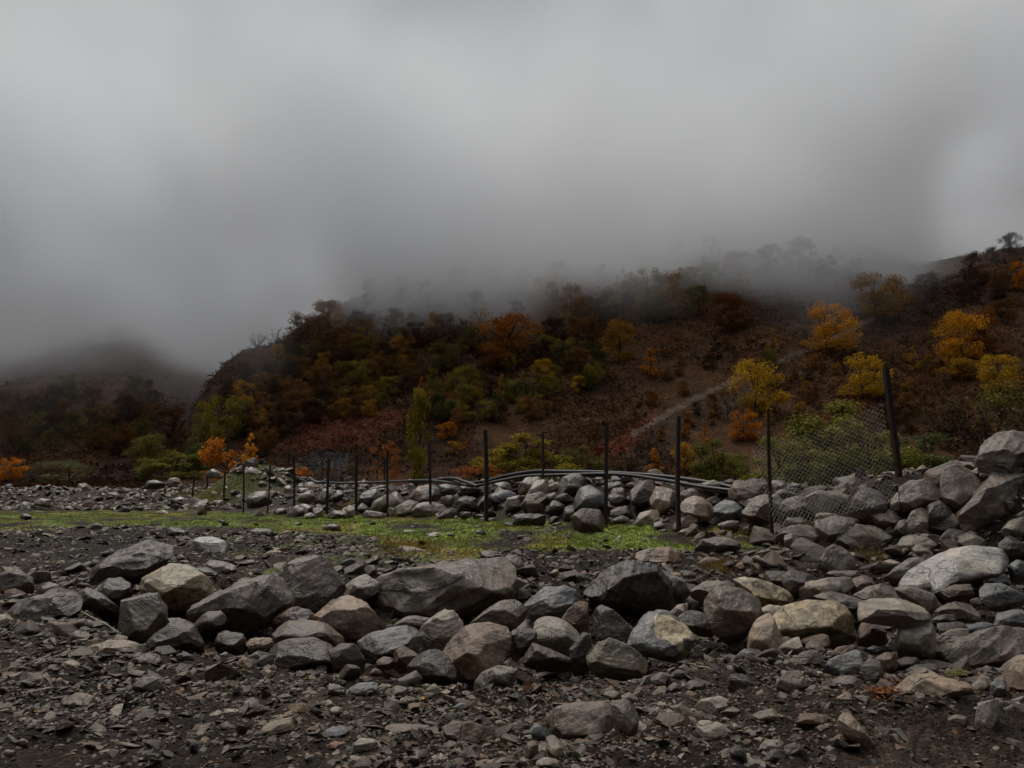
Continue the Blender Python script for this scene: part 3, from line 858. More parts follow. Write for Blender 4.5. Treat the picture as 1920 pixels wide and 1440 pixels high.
C;br;.5;1;-;750,1085 780,1040 900,1045 940,1060 930,1115 800,1115
C;tn;.25;2;leaning splinter~long splintered stone leaning to the left at the bottom;965,1100 990,1050 1020,1037 1060,1080 1110,1150 1165,1215 1130,1245 1060,1195 1010,1150
C;lt;.5;1;pale angular slab~pale angular slab with a chipped corner near the bottom, right of the big flat-fronted block;230,1130 260,1075 340,1085 420,1140 410,1180 340,1218 290,1185
C;br;.5;1;-;20,1075 70,1035 130,1040 220,1090 200,1125 110,1135 50,1115
C;lt;.5;1;-;378,1115 430,1085 455,1110 430,1133
C;lt;.5;1;-;465,1163 500,1120 545,1130 520,1168
C;lt;.6;5;rounded pale cobble~rounded pale cobble with a flat top near the bottom edge;560,1212 590,1175 650,1172 690,1200 670,1232 590,1238
C;dk;.5;3;-;565,1285 620,1230 690,1230 680,1285 600,1310
C;dk;.5;2;-;690,1205 740,1185 800,1230 790,1285 700,1265
C;dk;.4;2;-;408,1225 450,1200 490,1240 495,1310 420,1300
C;lt;.1;1;upright pillar stone~pale rectangular stone standing upright at the lower right edge;1675,1130 1680,1050 1685,980 1800,978 1775,1040 1765,1090 1760,1145 1700,1150
C;bl;.7;0;-;1545,945 1600,930 1690,950 1690,980 1600,980
C;lt;.4;1;-;1635,915 1700,840 1750,850 1730,895 1680,945
C;bl;.4;2;-;1755,885 1800,845 1840,880 1800,965 1750,955
C;lt;.5;2;-;1835,825 1880,770 1940,770 1940,860 1850,850
C;md;.5;2;-;1530,1055 1580,1040 1630,1060 1610,1105 1550,1105
C;md;.6;1;-;1810,1015 1860,990 1940,985 1940,1048 1840,1038
C;lt;.6;1;-;1860,965 1940,940 1940,988 1870,990
C;lt;.6;2;-;220,1010 270,965 350,950 400,970 380,1025 300,1045
C;md;.5;2;-;168,905 210,865 280,880 290,925 210,930
C;md;.5;2;-;85,905 120,875 160,900 150,935 90,930
C;md;.5;2;-;0,875 60,825 100,840 60,905 10,915
C;bl;.5;1;-;438,745 480,705 530,730 545,755 450,760
C;md;.5;2;-;588,745 620,700 670,715 688,757
C;md;.5;2;-;800,915 840,890 870,920 850,955 810,955
C;md;.7;0;-;862,895 920,900 955,945 900,940
C;md;.5;1;-;358,1035 420,1000 470,1030 400,1055
C;md;.4;3;boulder at the grass edge~rounded grey boulder behind the pinkish brick-shaped block;220,205 260,150 330,133 400,140 455,170 440,205 380,232 260,235
C;md;.6;2;-;240,265 290,235 370,240 380,265 300,285
C;dk;.4;2;-;1130,285 1170,255 1200,270 1190,303 1140,303
C;lt;.5;2;-;1008,212 1050,205 1065,238 1030,248
F;md;.3;3;topmost boulder~topmost boulder of the heap at the right edge, black-topped and leaning;1725,560 1720,500 1740,440 1790,395 1850,388 1960,395 1960,510 1860,560 1780,620
F;md;.35;3;huge wedge boulder~huge grey boulder with a pale upper face and black underside, right edge;1640,740 1700,700 1750,650 1800,580 1850,515 1960,510 1960,760 1850,870 1700,890 1640,850 1625,790
F;md;.4;4;rounded boulder on the heap~rounded grey boulder high on the right-hand heap, left of the topmost boulder;1545,615 1560,560 1610,545 1680,580 1730,640 1700,710 1640,740 1580,710 1550,670
F;lt;.5;2;-;1570,555 1600,515 1680,520 1690,555 1640,565
F;lt;.5;1;-;1675,560 1720,535 1730,585 1690,590
F;md;.35;2;square-topped boulder~square-topped grey boulder below the leaning fence post;1355,645 1400,615 1500,605 1550,630 1545,700 1500,700 1450,770 1370,790 1350,745 1370,695
F;md;.4;2;-;1300,695 1330,660 1370,675 1360,745 1310,735
F;dk;.4;1;dark peaked boulder~dark peaked boulder with a wet top facet in the bank, left of the leaning post;1120,745 1140,680 1180,640 1230,650 1290,690 1300,735 1220,780 1180,820 1130,800
F;lt;.6;1;flat bedded slab~wide flat pale slab with cracks on the bank behind the chain-link mesh;885,690 960,660 1060,660 1130,700 1120,745 1000,750 930,760
F;md;.4;2;-;780,735 810,680 870,668 910,710 930,765 880,790 790,788
F;md;.5;3;-;755,665 790,640 850,665 800,695
F;br;.35;2;tan-topped dark boulder~dark boulder with a tan top where the hoses end;545,655 580,605 680,615 760,640 760,665 680,690 600,710 560,705
F;md;.25;1;grey boulder by the mesh post~flat-fronted grey boulder behind the foot of the mesh post;610,745 660,680 740,660 790,700 780,770 730,810 650,800
F;bl;.6;1;-;465,735 520,690 560,700 600,730 590,778 520,798
F;pk;.3;1;-;315,725 330,695 380,680 460,690 468,795 400,818 350,778
F;tn;.6;1;-;315,665 360,637 440,650 480,690 400,700 330,697
F;pk;.35;2;-;175,695 200,630 290,640 290,725 250,758 190,738
F;dk;.35;2;-;80,665 110,610 180,600 190,665 150,728 90,708
F;lt;.5;1;tilted pale slate~pale tilted slate wedge at the bank foot, right of the brown rope-strewn boulder;98,808 130,750 210,738 215,785 150,828
F;md;.6;2;-;190,803 220,788 270,810 260,833 200,828
F;lt;.7;2;flat stone on the moss~flat pale stone on the yellow moss at the foot of the third post;300,845 340,825 410,830 410,863 340,863
F;md;.4;2;-;490,805 540,790 590,795 580,833 500,833
F;dk;.4;2;-;730,860 740,805 790,800 795,885 735,890
F;md;.5;1;-;785,805 820,775 880,775 930,800 850,815
F;md;.45;2;-;768,885 800,835 900,810 970,840 960,890 920,928 800,908
F;md;.35;3;-;955,795 1040,780 1140,790 1145,835 1090,880 1060,918 990,898 965,838
F;md;.4;2;long dark-fronted boulder~long grey boulder with pale rim and black front, foot of the right heap;1055,915 1080,830 1130,812 1220,825 1310,870 1325,905 1240,940 1120,945
F;lt;.6;1;-;940,785 960,755 1050,755 1055,790
F;md;.4;2;-;1195,825 1220,760 1280,738 1340,750 1350,795 1290,838
F;md;.4;2;-;1300,855 1340,795 1380,790 1375,855 1330,885
F;lt;.35;2;-;1350,860 1400,760 1450,735 1490,770 1495,845 1430,880 1370,890
F;dk;.4;3;-;1478,730 1520,695 1570,710 1575,785 1525,875 1490,845
F;lt;.5;2;-;1332,945 1360,870 1460,860 1530,890 1565,935 1500,968 1360,972
F;dk;.5;4;-;1528,878 1570,830 1640,840 1655,895 1560,908
F;lt;.5;4;-;1822,838 1860,790 1950,770 1950,880 1850,878
F;dk;.4;2;-;1808,905 1850,865 1900,890 1930,945 1860,992 1820,965
F;dk;.6;1;-;1878,765 1950,730 1950,775 1890,785
F;md;.4;1;-;803,863 830,850 930,910 900,938 810,910
F;lt;.6;1;-;400,622 480,600 520,630 555,655 530,668 430,645
F;md;.5;2;-;-10,640 40,635 60,670 40,705 -10,705
F;dk;.5;2;-;-10,572 60,570 80,600 40,625 -10,615
F;dk;.5;2;-;-10,745 40,720 90,760 60,795 -10,785
E;bl;.3;5;smooth hooped boulder~smooth grey boulder arched like a hoop, behind the brown rope-strewn boulder;1560,570 1565,520 1590,470 1640,455 1700,490 1735,560 1730,620 1650,620 1580,600
E;br;.3;4;brown rope-strewn boulder~brown rounded boulder draped with strands of dry straw, on the grass;1545,640 1550,615 1600,580 1690,585 1712,640 1705,705 1640,720 1560,708
E;dk;.3;1;dark slab on the grass~dark slab like a kerbstone at the back of the grass;1212,620 1225,605 1390,603 1402,670 1300,682 1220,675
E;dk;.5;1;-;1162,655 1210,643 1218,678 1165,680
E;dk;.4;2;-;1498,565 1555,550 1560,645 1500,650
E;md;.4;2;-;1465,460 1500,400 1570,380 1620,400 1620,455 1560,510 1470,510
E;lt;.35;2;-;1250,450 1290,405 1380,400 1370,445 1290,508 1250,495
E;lt;.35;2;-;1285,515 1340,420 1385,415 1410,475 1380,520 1300,528
E;md;.35;2;-;1265,560 1300,500 1370,485 1420,525 1400,578 1290,588
E;lt;.5;2;-;1165,568 1190,510 1260,500 1270,545 1220,588 1170,588
E;bl;.6;1;-;1082,508 1150,470 1220,480 1240,515 1180,535 1100,535
E;lt;.5;1;-;1080,455 1150,420 1200,440 1210,483 1130,485 1090,480
E;md;.4;2;-;1020,548 1060,500 1110,500 1110,545 1060,588 1025,570
E;dk;.3;3;big dark dome~big dark domed boulder at the foot of the bank just left of a fence post;868,608 900,540 960,500 1020,530 1032,605 950,628 880,626
E;md;.6;2;-;808,510 880,500 900,545 850,565
E;md;.35;2;grey boulder beside the grass~long grey boulder with a pale top at the back edge of the grass;650,598 700,545 800,540 862,595 850,618 740,632 670,628
E;md;.4;3;-;645,500 700,450 790,445 820,505 780,545 690,545 650,525
E;ol;.5;2;mossy stone~stone covered with dry yellow moss in the middle of the bank;558,570 600,550 640,530 692,540 660,588 600,625 560,614
E;lt;.4;1;pale leaning slab~pale slab leaning to the right in the bank;418,590 450,530 510,500 532,560 500,608 430,605
E;md;.4;2;-;518,508 570,480 600,500 620,545 560,598 520,588
E;lt;.6;1;-;388,608 410,585 510,600 512,635 400,635
E;lt;.4;4;-;288,608 300,560 330,555 348,605 310,635
E;md;.5;2;-;188,608 230,580 300,600 290,635 200,635
E;dk;.4;3;-;358,528 400,470 470,465 480,525 430,568 370,558
E;lt;.4;1;-;108,570 160,570 172,612 130,628
E;lt;.25;1;-;18,505 100,470 122,525 80,545 20,535
E;md;.5;2;-;128,528 160,460 220,460 200,525 150,555
E;md;.5;2;-;-5,568 60,545 112,572 90,605 5,605
E;lt;.6;2;-;58,605 100,595 132,622 80,635
E;dk;.5;2;-;208,508 250,470 290,480 250,535 210,525
E;lt;.5;2;-;198,545 250,530 255,562 200,565
E;md;.5;2;-;348,568 380,540 422,572 380,605
E;dk;.4;2;-;798,445 880,430 902,485 830,508
E;dk;.5;2;-;898,455 960,440 1042,452 1020,495 960,505
E;dk;.4;2;-;1398,578 1440,530 1500,540 1502,598 1420,605
E;md;.4;2;-;1410,495 1460,480 1462,545 1420,535
E;lt;.4;2;-;1418,445 1480,415 1472,475 1430,485
E;md;.4;2;-;1728,438 1800,420 1840,450 1800,485 1750,485
E;dk;.4;2;-;1748,498 1800,480 1852,525 1800,565 1755,545
E;lt;.4;2;-;1868,485 1925,440 1925,545 1880,535
E;dk;.4;2;-;1788,578 1850,555 1882,605 1820,625
E;md;.5;2;-;1768,628 1830,610 1872,645 1860,670 1790,655
E;tn;.6;2;-;1838,438 1890,420 1925,430 1880,465
E;dk;.6;2;-;1008,695 1050,690 1072,712 1020,717
E;dk;.6;2;-;1238,723 1290,720 1292,742 1245,740
E;dk;.5;1;-;848,715 880,705 902,728 860,734
E;lt;.8;0;-;598,695 680,690 672,707 600,708
E;lt;.8;0;-;728,715 790,700 822,722 750,733
D;lt;.6;3;-;998,345 1020,310 1082,305 1050,345 1010,355
D;md;.6;1;flat stone on the knoll~flat grey stone on top of the grassy knoll, left;1222,298 1270,250 1330,280 1342,305 1250,308
D;lt;.7;1;-;1368,275 1420,255 1452,292 1390,295
D;lt;.6;1;-;1440,290 1500,240 1582,282 1590,305 1480,308
D;br;.5;1;-;1188,495 1215,465 1242,465 1240,540 1182,535
D;lt;.7;1;-;1240,470 1290,445 1342,442 1340,485 1260,495
D;md;.4;3;rounded boulder behind the thin posts~rounded grey boulder in the bank among the thin left posts;1475,460 1490,420 1540,395 1612,390 1622,455 1560,500 1490,480
D;lt;.6;1;-;1518,525 1560,500 1592,532 1540,545
D;dk;.4;1;-;698,515 740,475 782,502 770,520
D;lt;.8;1;-;938,515 980,500 1022,522 960,530
D;lt;.6;3;-;203,455 250,430 312,437 300,470 220,475
D;dk;.4;2;-;1033,438 1080,420 1122,442 1100,485 1040,475
D;dk;.4;4;dark mound boulder~dark boulder standing above the stones left of the knoll;868,368 872,325 920,318 985,335 990,368 900,378
D;lt;.5;1;-;1698,365 1740,350 1772,402 1720,408
D;md;.5;1;-;1770,378 1800,368 1890,368 1900,392 1790,398
D;md;.4;2;-;1708,545 1780,470 1842,480 1842,535 1770,550
D;dk;.4;2;-;1638,508 1700,480 1722,525 1650,535
D;dk;.6;1;-;1288,575 1330,555 1362,577 1310,584
D;lt;.6;3;-;528,615 570,580 617,602 590,620
'''

def rand_rot(r):
    q = r.normal(size=4); q /= np.linalg.norm(q)
    w, x, y, z = q
    return np.array([[1-2*(y*y+z*z), 2*(x*y-z*w), 2*(x*z+y*w)], [2*(x*y+z*w), 1-2*(x*x+z*z), 2*(y*z-x*w)], [2*(x*z-y*w), 2*(y*z+x*w), 1-2*(x*x+y*y)]])

def hull_mesh(pts_list):
    me = bpy.data.meshes.new('tmp')
    bm = bmesh.new()
    for pts in pts_list:
        b2 = bmesh.new()
        for p in pts: b2.verts.new(p)
        r = bmesh.ops.convex_hull(b2, input=b2.verts[:])
        junk = [g for g in r['geom_interior'] if isinstance(g, bmesh.types.BMVert)]
        bmesh.ops.delete(b2, geom=junk, context='VERTS')
        tmp = bpy.data.meshes.new('t2'); b2.to_mesh(tmp); b2.free()
        bm.from_mesh(tmp); bpy.data.meshes.remove(tmp)
    bm.to_mesh(me); bm.free()
    return me

def remeshed(pts_list, voxel):
    me = hull_mesh(pts_list)
    o = bpy.data.objects.new('tmp', me); S.collection.objects.link(o)
    md = o.modifiers.new('r', 'REMESH'); md.mode = 'VOXEL'; md.voxel_size = voxel; md.use_smooth_shade = True
    dg = bpy.context.evaluated_depsgraph_get()
    out = bpy.data.meshes.new_from_object(o.evaluated_get(dg))
    bpy.data.objects.remove(o); bpy.data.meshes.remove(me)
    return out

def smooth(v, e, n):
    cnt = np.zeros(len(v)); np.add.at(cnt, e[:, 0], 1); np.add.at(cnt, e[:, 1], 1)
    for _ in range(n):
        s = np.zeros_like(v)
        for k in range(3):
            s[:, k] = np.bincount(e[:, 0], v[e[:, 1], k], len(v)) + np.bincount(e[:, 1], v[e[:, 0], k], len(v))
        v = v + .55 * (s / np.maximum(cnt, 1)[:, None] - v)
    return v

def make_rock(name, polys, ridge, rnd, seed, gold=False, lim=None, layered=False):
    r = np.random.default_rng(seed)
    allp = np.vstack(polys)
    x0, y0 = allp.min(0); x1, y1 = allp.max(0)
    cx = (x0 + x1) / 2; w, h = x1 - x0, y1 - y0
    d = hit(min(max(cx, -200), 2120), y1 - .15 * h) or 60.0
    d = min(d, lim if lim else 99)
    m = d / F
    D = np.clip(.95 * math.sqrt(w * h) * m, .03, 1.3)
    if ridge <= .2: D *= .8
    if ridge >= .65: D *= 1.3
    dc = d + .48 * D
    plist = []
    for P in polys:
        c = P.mean(0)
        ph = max(P[:, 1].max() - P[:, 1].min(), 1)
        t0 = P[:, 1].min()
        ring = at(P[:, 0], P[:, 1], dc + r.uniform(-.12, .12, len(P)) * D)
        q = c + (P - c) * r.uniform(.70, .90, (len(P), 1))
        ry = t0 + ridge * ph
        q[:, 1] = np.where(q[:, 1] < ry, ry + r.uniform(-.05, .12, len(P)) * ph, q[:, 1])
        fy = np.clip((q[:, 1] - t0) / ph, 0, 1)
        lean = (.62 * fy - .12) if ridge <= .2 else (.22 + .34 * fy)
        front = at(q[:, 0], q[:, 1], dc - D * lean * r.uniform(.85, 1.15, len(P)))
        under = r.random(len(P)) < .3
        cut = (q[:, 1] > t0 + .62 * ph) & (r.random(len(P)) < (.8 if ridge > .2 else .35))
        front[cut] *= ((dc - .02 * D) / front[cut, 1])[:, None]
        q2 = c + (P - c) * r.uniform(.55, .85, (len(P), 1))
        q2[:, 1] = np.maximum(q2[:, 1], t0 + .1 * ph)
        back = at(q2[:, 0], q2[:, 1], dc + D * r.uniform(.35, .55, len(P)))
        plist.append(np.vstack([ring, front, back]))
    A = np.vstack(plist); cen = A.mean(0)
    size = max(A.max(0) - A.min(0))
    pxs = max(w, h)
    res = int(np.clip(pxs / 2.8, 14, 80))
    me = remeshed(plist, size / res)
    n = len(me.vertices)
    v = np.empty(n * 3, np.float32); me.vertices.foreach_get('co', v); v = v.reshape(-1, 3).astype(float)
    e = np.empty(len(me.edges) * 2, np.int32); me.edges.foreach_get('vertices', e); e = e.reshape(-1, 2)
    v = smooth(v, e, [0, 0, 1, 3, 6, 9, 12][rnd])
    v = cen + (v - cen) * (1.02 + .012 * rnd)
    # chips: flat facets knocked off the corners
    for _ in range(int(16 if rnd < 3 else 6)):
        nrm = r.normal(size=3); nrm[1] = -abs(nrm[1]) * 1.1 - .25; nrm[2] = nrm[2] * 1.1 + .15; nrm /= np.linalg.norm(nrm)
        dd = (v - cen) @ nrm
        c_ = dd.max() * r.uniform(.74, .96)
        v -= np.maximum(dd - c_, 0)[:, None] * nrm
    nrmv = (v - cen); nrmv /= np.linalg.norm(nrmv, axis=1)[:, None] + 1e-9
    k = 2.2 / size; so = seed * 7.3 % 100
    R_ = rand_rot(r)
    if ridge >= .5: R_ = Matrix(Euler((r.normal() * .25, r.normal() * .25, r.uniform(0, 6)))).to_3x3() if False else np.array(Euler((r.normal() * .25, r.normal() * .25, r.uniform(0, 6))).to_matrix())
    loc = (v - cen) @ R_
    rough = 1.0 if rnd < 4 else .5
    dsp = .011 * size * fbm(v[:, 0] * k + so, v[:, 1] * k, v[:, 2] * k, 1, 3)
    dsp += rough * .011 * size * (1 - 2 * np.abs(fbm(v[:, 0] * k * 2.4, v[:, 1] * k * 2.4 + so, v[:, 2] * k * 2.4, 5, 3)))
    st = loc[:, 2] / size * 13 + 1.2 * vnoise(loc[:, 0] * k, loc[:, 1] * k, 0, 3)
    dsp += rough * (.016 if layered else .006) * size * (st % 1.0) ** 2 * (.4 + .6 * (vnoise(loc[:, 0] * k + 9, loc[:, 1] * k, loc[:, 2] * k, 6) > 0))
    v = v + nrmv * dsp[:, None]
    v = smooth(v, e, 0 if rnd < 3 else 1)
    loc = (v - cen) @ R_
    me.vertices.foreach_set('co', loc.astype(np.float32).ravel())
    me.materials.clear(); me.materials.append(M_rock)
    me.polygons.foreach_set('use_smooth', np.ones(len(me.polygons), bool))
    me.update()
    if gold:
        me.materials.append(M_gold)
        for p in me.polygons:
            c3 = Vector(R_ @ np.array(p.center)) + Vector(cen)
            n3 = R_ @ np.array(p.normal)
            px_, py_ = topix(c3[0], c3[1], c3[2])
            if n3[1] < .25 and inpoly(px_ + 4 * vnoise(c3[0] * 14, c3[2] * 14, 0, 5), py_ + 4 * vnoise(c3[0] * 14, c3[2] * 14, 5, 5), gold):
                p.material_index = 1
    me.name = name
    o = bpy.data.objects.new(name, me)
    M = Matrix([list(R_[i]) + [float(cen[i])] for i in range(3)] + [[0, 0, 0, 1]])
    o.matrix_world = M
    link(o)
    return o, (cx, (y0 + y1) / 2, w, h)

LAND = []   # (phrase, px, py)
ALLROCK = []
for ri, line in enumerate([l for l in ROCKS.strip().split('\n') if l.strip()]):
    ck, co, ridge, rnd, lab, pts = line.split(';')
    x0, y0, s = CROP[ck]
    polys = [np.array([[x0 + float(a) * s, y0 + float(b) * s] for a, b in (p.split(',') for p in pp.split())]) for pp in pts.split('/')]
    gold = [(600 + 1715 * .36458, 960 + 525 * .36458), (600 + 1800 * .36458, 960 + 535 * .36458), (600 + 1900 * .36458, 960 + 590 * .36458), (600 + 1912 * .36458, 960 + 640 * .36458), (600 + 1870 * .36458, 960 + 655 * .36458), (600 + 1885 * .36458, 960 + 735 * .36458), (600 + 1820 * .36458, 960 + 690 * .36458), (600 + 1730 * .36458, 960 + 640 * .36458)] if 'gold-faced' in lab else False
    A = np.vstack(polys); w, h = A.max(0) - A.min(0)
    big = math.sqrt(w * h)
    word = 'boulder' if big > 42 and (float(ridge) < .6 or rnd > '2') else ('slab' if float(ridge) >= .6 and big > 30 and rnd < '3' else ('rock' if big > 28 else 'stone'))
    cxx = A[:, 0].mean()
    lim = {'F': 13.2 if cxx > 1560 else (14.5 if cxx > 1400 else 17.5), 'E': np.interp(cxx, [550, 700, 900, 1200], [31, 27, 21.5, 17.5]), 'D': 41.5}.get(ck)
    polys = [A.mean(0) + (p - A.mean(0)) * {'A': 1.11, 'B': 1.12, 'C': 1.12, 'F': 1.20 if A[:, 0].mean() > 1500 else 1.12}.get(ck, 1.12) for p in polys]
    o, bb = make_rock(word, polys, float(ridge), (int(rnd) - 1 if rnd in '23' else int(rnd)), 100 + ri, gold, lim, 'layer' in lab or 'bedd' in lab or ri % 7 == 3)
    if co == 'cr': o.data.materials[0] = M_crust
    base, cw = COL[co]
    if lab.startswith('brown-stained'): base = (.15, .108, .078)
    wm = (1.1, 1.0, .88) if co in ('cr', 'wh', 'rs') else (1.0, .80, .64) if co in ('dk', 'br') else (1.12, 1.0, .85) if co == 'lt' else (1.0, .96, .92) if co == 'bl' else (1.05, .89, .74)
    base = tuple(a * b for a, b in zip(base, wm))
    j = 1 + (np.random.default_rng(ri).random() - .5) * .35
    o.color = (base[0] * j, base[1] * j, base[2] * j, 1)
    tag(o, cat=word, group={'boulder': 'boulders of the stone heaps', 'slab': 'flat slabs among the stones', 'rock': 'middling rocks among the boulders', 'stone': 'small stones on the ground'}[word])
    o['kind'] = 'thing'
    shape = ('rounded' if int(rnd) >= 3 else 'angular')
    if w / h > 2.1: shape = 'low flat'
    elif w / h < .85: shape = 'upright'
    ALLROCK.append([o, bb, cw, shape, word, ri])
    if lab != '-':
        sn, full = lab.split('~')
        LAND.append((sn, bb[0], bb[1]))
        o['label'] = full
        ALLROCK[-1].append(True)

USED = set()
def place_label(head, px, py, land, noun_limit=16):
    """a description by the nearest nameable things around"""
    L = sorted(land, key=lambda l: (l[1] - px) ** 2 + 1.7 * (l[2] - py) ** 2)
    def rel(l):
        dx, dy = px - l[1], py - l[2]
        if abs(dx) > 1.1 * abs(dy): return 'just right of' if dx > 0 else 'just left of'
        return 'in front of' if dy > 0 else 'behind'
    cand = []
    for a in L[:4]:
        cand.append(f'{head} {rel(a)} the {a[0]}')
    for i in range(0, 9):
        for k in range(i + 1, 10):
            a, b = L[i], L[k]
            va = np.array([a[1] - px, a[2] - py]); vb = np.array([b[1] - px, b[2] - py])
            if va @ vb < -.2 * np.linalg.norm(va) * np.linalg.norm(vb):
                cand.append(f'{head} between the {a[0]} and the {b[0]}')
    for i in range(0, 9):
        for k in range(0, 10):
            if i != k: cand.append(f'{head} {rel(L[i])} the {L[i][0]}, near the {L[k][0]}')
    for c in cand:
        if c not in USED and len(c.replace(',', '').split()) <= noun_limit:
            USED.add(c); return c
    return cand[0]

POSTS = [  # column of base, row of base, column of top, row of top, pixel width, name in words
    (1688, 925, 1662, 690, 9, 'leaning fence post'), (1446, 1003, 1441, 767, 6, 'mesh post'), (1272, 990, 1271, 780, 7, 'third post from the right'),
    (1138, 978, 1137, 793, 7, 'fourth post from the right'), (1018, 950, 1017, 811, 4, 'thin post behind the hoop boulder'), (912, 970, 910, 806, 7, 'sixth post from the right'),
    (807, 968, 807, 831, 5, 'post beside the poplar'), (726, 972, 727, 845, 4, 'post left of the poplar'), (668, 970, 669, 853, 5, 'ninth post from the right'),
    (614, 970, 617, 861, 5, 'tenth post from the right'), (553, 966, 551, 855, 4, 'eleventh post from the right'), (502, 966, 508, 868, 3, 'twelfth post from the right'),
    (456, 966, 458, 872, 3, 'post below the knoll top'), (431, 944, 433, 880, 2.5, 'short post on the knoll'), (419, 964, 422, 886, 3, 'fourth post from the left'),
    (387, 966, 389, 896, 3, 'second post from the left'), (359, 966, 363, 894, 3, 'leftmost fence post'), (484, 915, 486, 850, 3, 'tall post behind the knoll')]
for x_, y_, a_, b_, w_, nm in POSTS:
    LAND.append((nm, (x_ + a_) / 2, y_ - 12))
for rec in ALLROCK:
    if len(rec) > 6: USED.add(rec[0]['label'])
for rec in ALLROCK:
    if len(rec) > 6: continue
    o, bb, cw, shape, word, ri = rec[:6]
    size = 'big' if bb[2] * bb[3] > 4200 else ('small' if bb[2] * bb[3] < 700 else '')
    o['label'] = place_label(' '.join(f'{size} {cw} {shape} {word}'.split()), bb[0], bb[1], LAND)

# ------------------------------------------------------------------ fence posts, chain-link, hoses
FENCE_D = {}
def dist_for(px, height_px, H=1.95):
    return F * H / height_px

for i, (xb, yb, xt, yt, wpx, nm) in enumerate(POSTS):
    d = dist_for(xb, (yb - yt)) if i not in (0, 4, 13, 17) else {0: 11.6, 4: 18.8, 13: 41.0, 17: 44.0}[i]
    if i == 0: d = 13.0
    base = at(xb, yb, d); top = at(xt, yt, d - (.25 if i == 0 else 0))
    FENCE_D[nm] = d
    w = wpx * d / F * (.5)
    gz = float(ground_z(base[0], base[1]))
    foot = base.copy(); foot[2] = min(gz, base[2]) - .35
    dv = (top - base); dv /= np.linalg.norm(dv)
    foot = base - dv * (base[2] - foot[2])
    r_ = np.random.default_rng(300 + i)
    # L-section angle iron, slightly bent, with a welded cap plate and wire lugs
    segs = 7
    path = [foot + (top - foot) * t + np.array([math.sin(t * 5 + i) * .012, 0, 0]) for t in np.linspace(0, 1, segs)]
    sec = np.array([(-w, -w), (w, -w), (w, -w * .4), (-w * .4, -w * .4), (-w * .4, w), (-w, w)])
    ang = r_.uniform(-.5, .5)
    ca, sa = math.cos(ang), math.sin(ang)
    sec = sec @ np.array([[ca, sa], [-sa, ca]])
    V = np.array([[p[0] + s_[0], p[1] + s_[1], p[2]] for p in path for s_ in sec])
    k6 = len(sec)
    tris = []
    for a in range(segs - 1):
        for b in range(k6):
            p0, p1 = a * k6 + b, a * k6 + (b + 1) % k6
            tris += [(p0, p1, p1 + k6), (p0, p1 + k6, p0 + k6)]
    o6 = (segs - 1) * k6
    tris += [(o6, o6 + 1, o6 + 2), (o6, o6 + 2, o6 + 3), (o6, o6 + 3, o6 + 4), (o6, o6 + 4, o6 + 5)]
    parts = [(V, None, np.array(tris))]
    if wpx >= 4:
        for tt in (.35, .62, .9):
            p = foot + (top - foot) * tt
            v_, q_, t_ = tube([p + [-w * 1.5, -w * .2, 0], p + [w * 1.5, -w * .2, .004]], w * .28, 5)
            parts.append((v_, q_, t_))
    v_, t_ = merge(parts)
    o = add_mesh('fence_post', mesh_np('fence_post', v_ - foot, t_, M_post))
    o.location = foot
    lab = {0: 'tall dark iron fence post leaning left on top of the right stone bank', 1: 'dark iron post holding the near end of the chain-link mesh',
           17: 'tall thin post standing behind the top of the knoll', 13: 'short thin post halfway up the knoll', 16: 'leftmost thin fence post at the edge of the stone field'}.get(i)
    if not lab:
        lab = {2: 'third upright iron post from the right, on yellow moss', 3: 'thick iron post beside the brown rope-strewn boulder', 4: 'thin iron post rising behind the hoses, between two thicker posts',
               5: 'thick iron post standing where the hoses sag, sixth from the right', 6: 'iron post just right of the green poplar', 7: 'thin iron post left of the green poplar, beside the pale leaning slab',
               8: 'iron post second to the left of the poplar', 9: 'iron post near the left end of the hoses', 10: 'iron post past the left end of the hoses, level with the scree',
               11: 'thin slightly tilted post just right of the knoll', 12: 'thin post in front of the stones on the knoll', 14: 'thin post near the middle of the knoll, fourth from the left',
               15: 'second thin post from the left, below the mossy side of the knoll'}[i]
    tag(o, lab, 'fence post', 'iron posts along the stone bank')

# farther posts of a second row, seen over the bank
for i, (px_, yt, yb, lab) in enumerate([(604, 862, 905, 'tiny far post over the bank near the scree'), (707, 882, 910, 'tiny far post in front of the rust red shrub'), (777, 886, 912, 'tiny far post at the foot of the poplar')]):
    d = 62.0
    b_ = at(px_, yb + 8, d); t_ = at(px_, yt, d)
    o = add_mesh('fence_post', tubes_mesh('fence_post', [([b_ - b_, (t_ - b_) * .5 + [.01, 0, 0], t_ - b_], .045, 6)], M_post)); o.location = b_
    tag(o, lab, 'fence post', 'far posts beyond the bank')

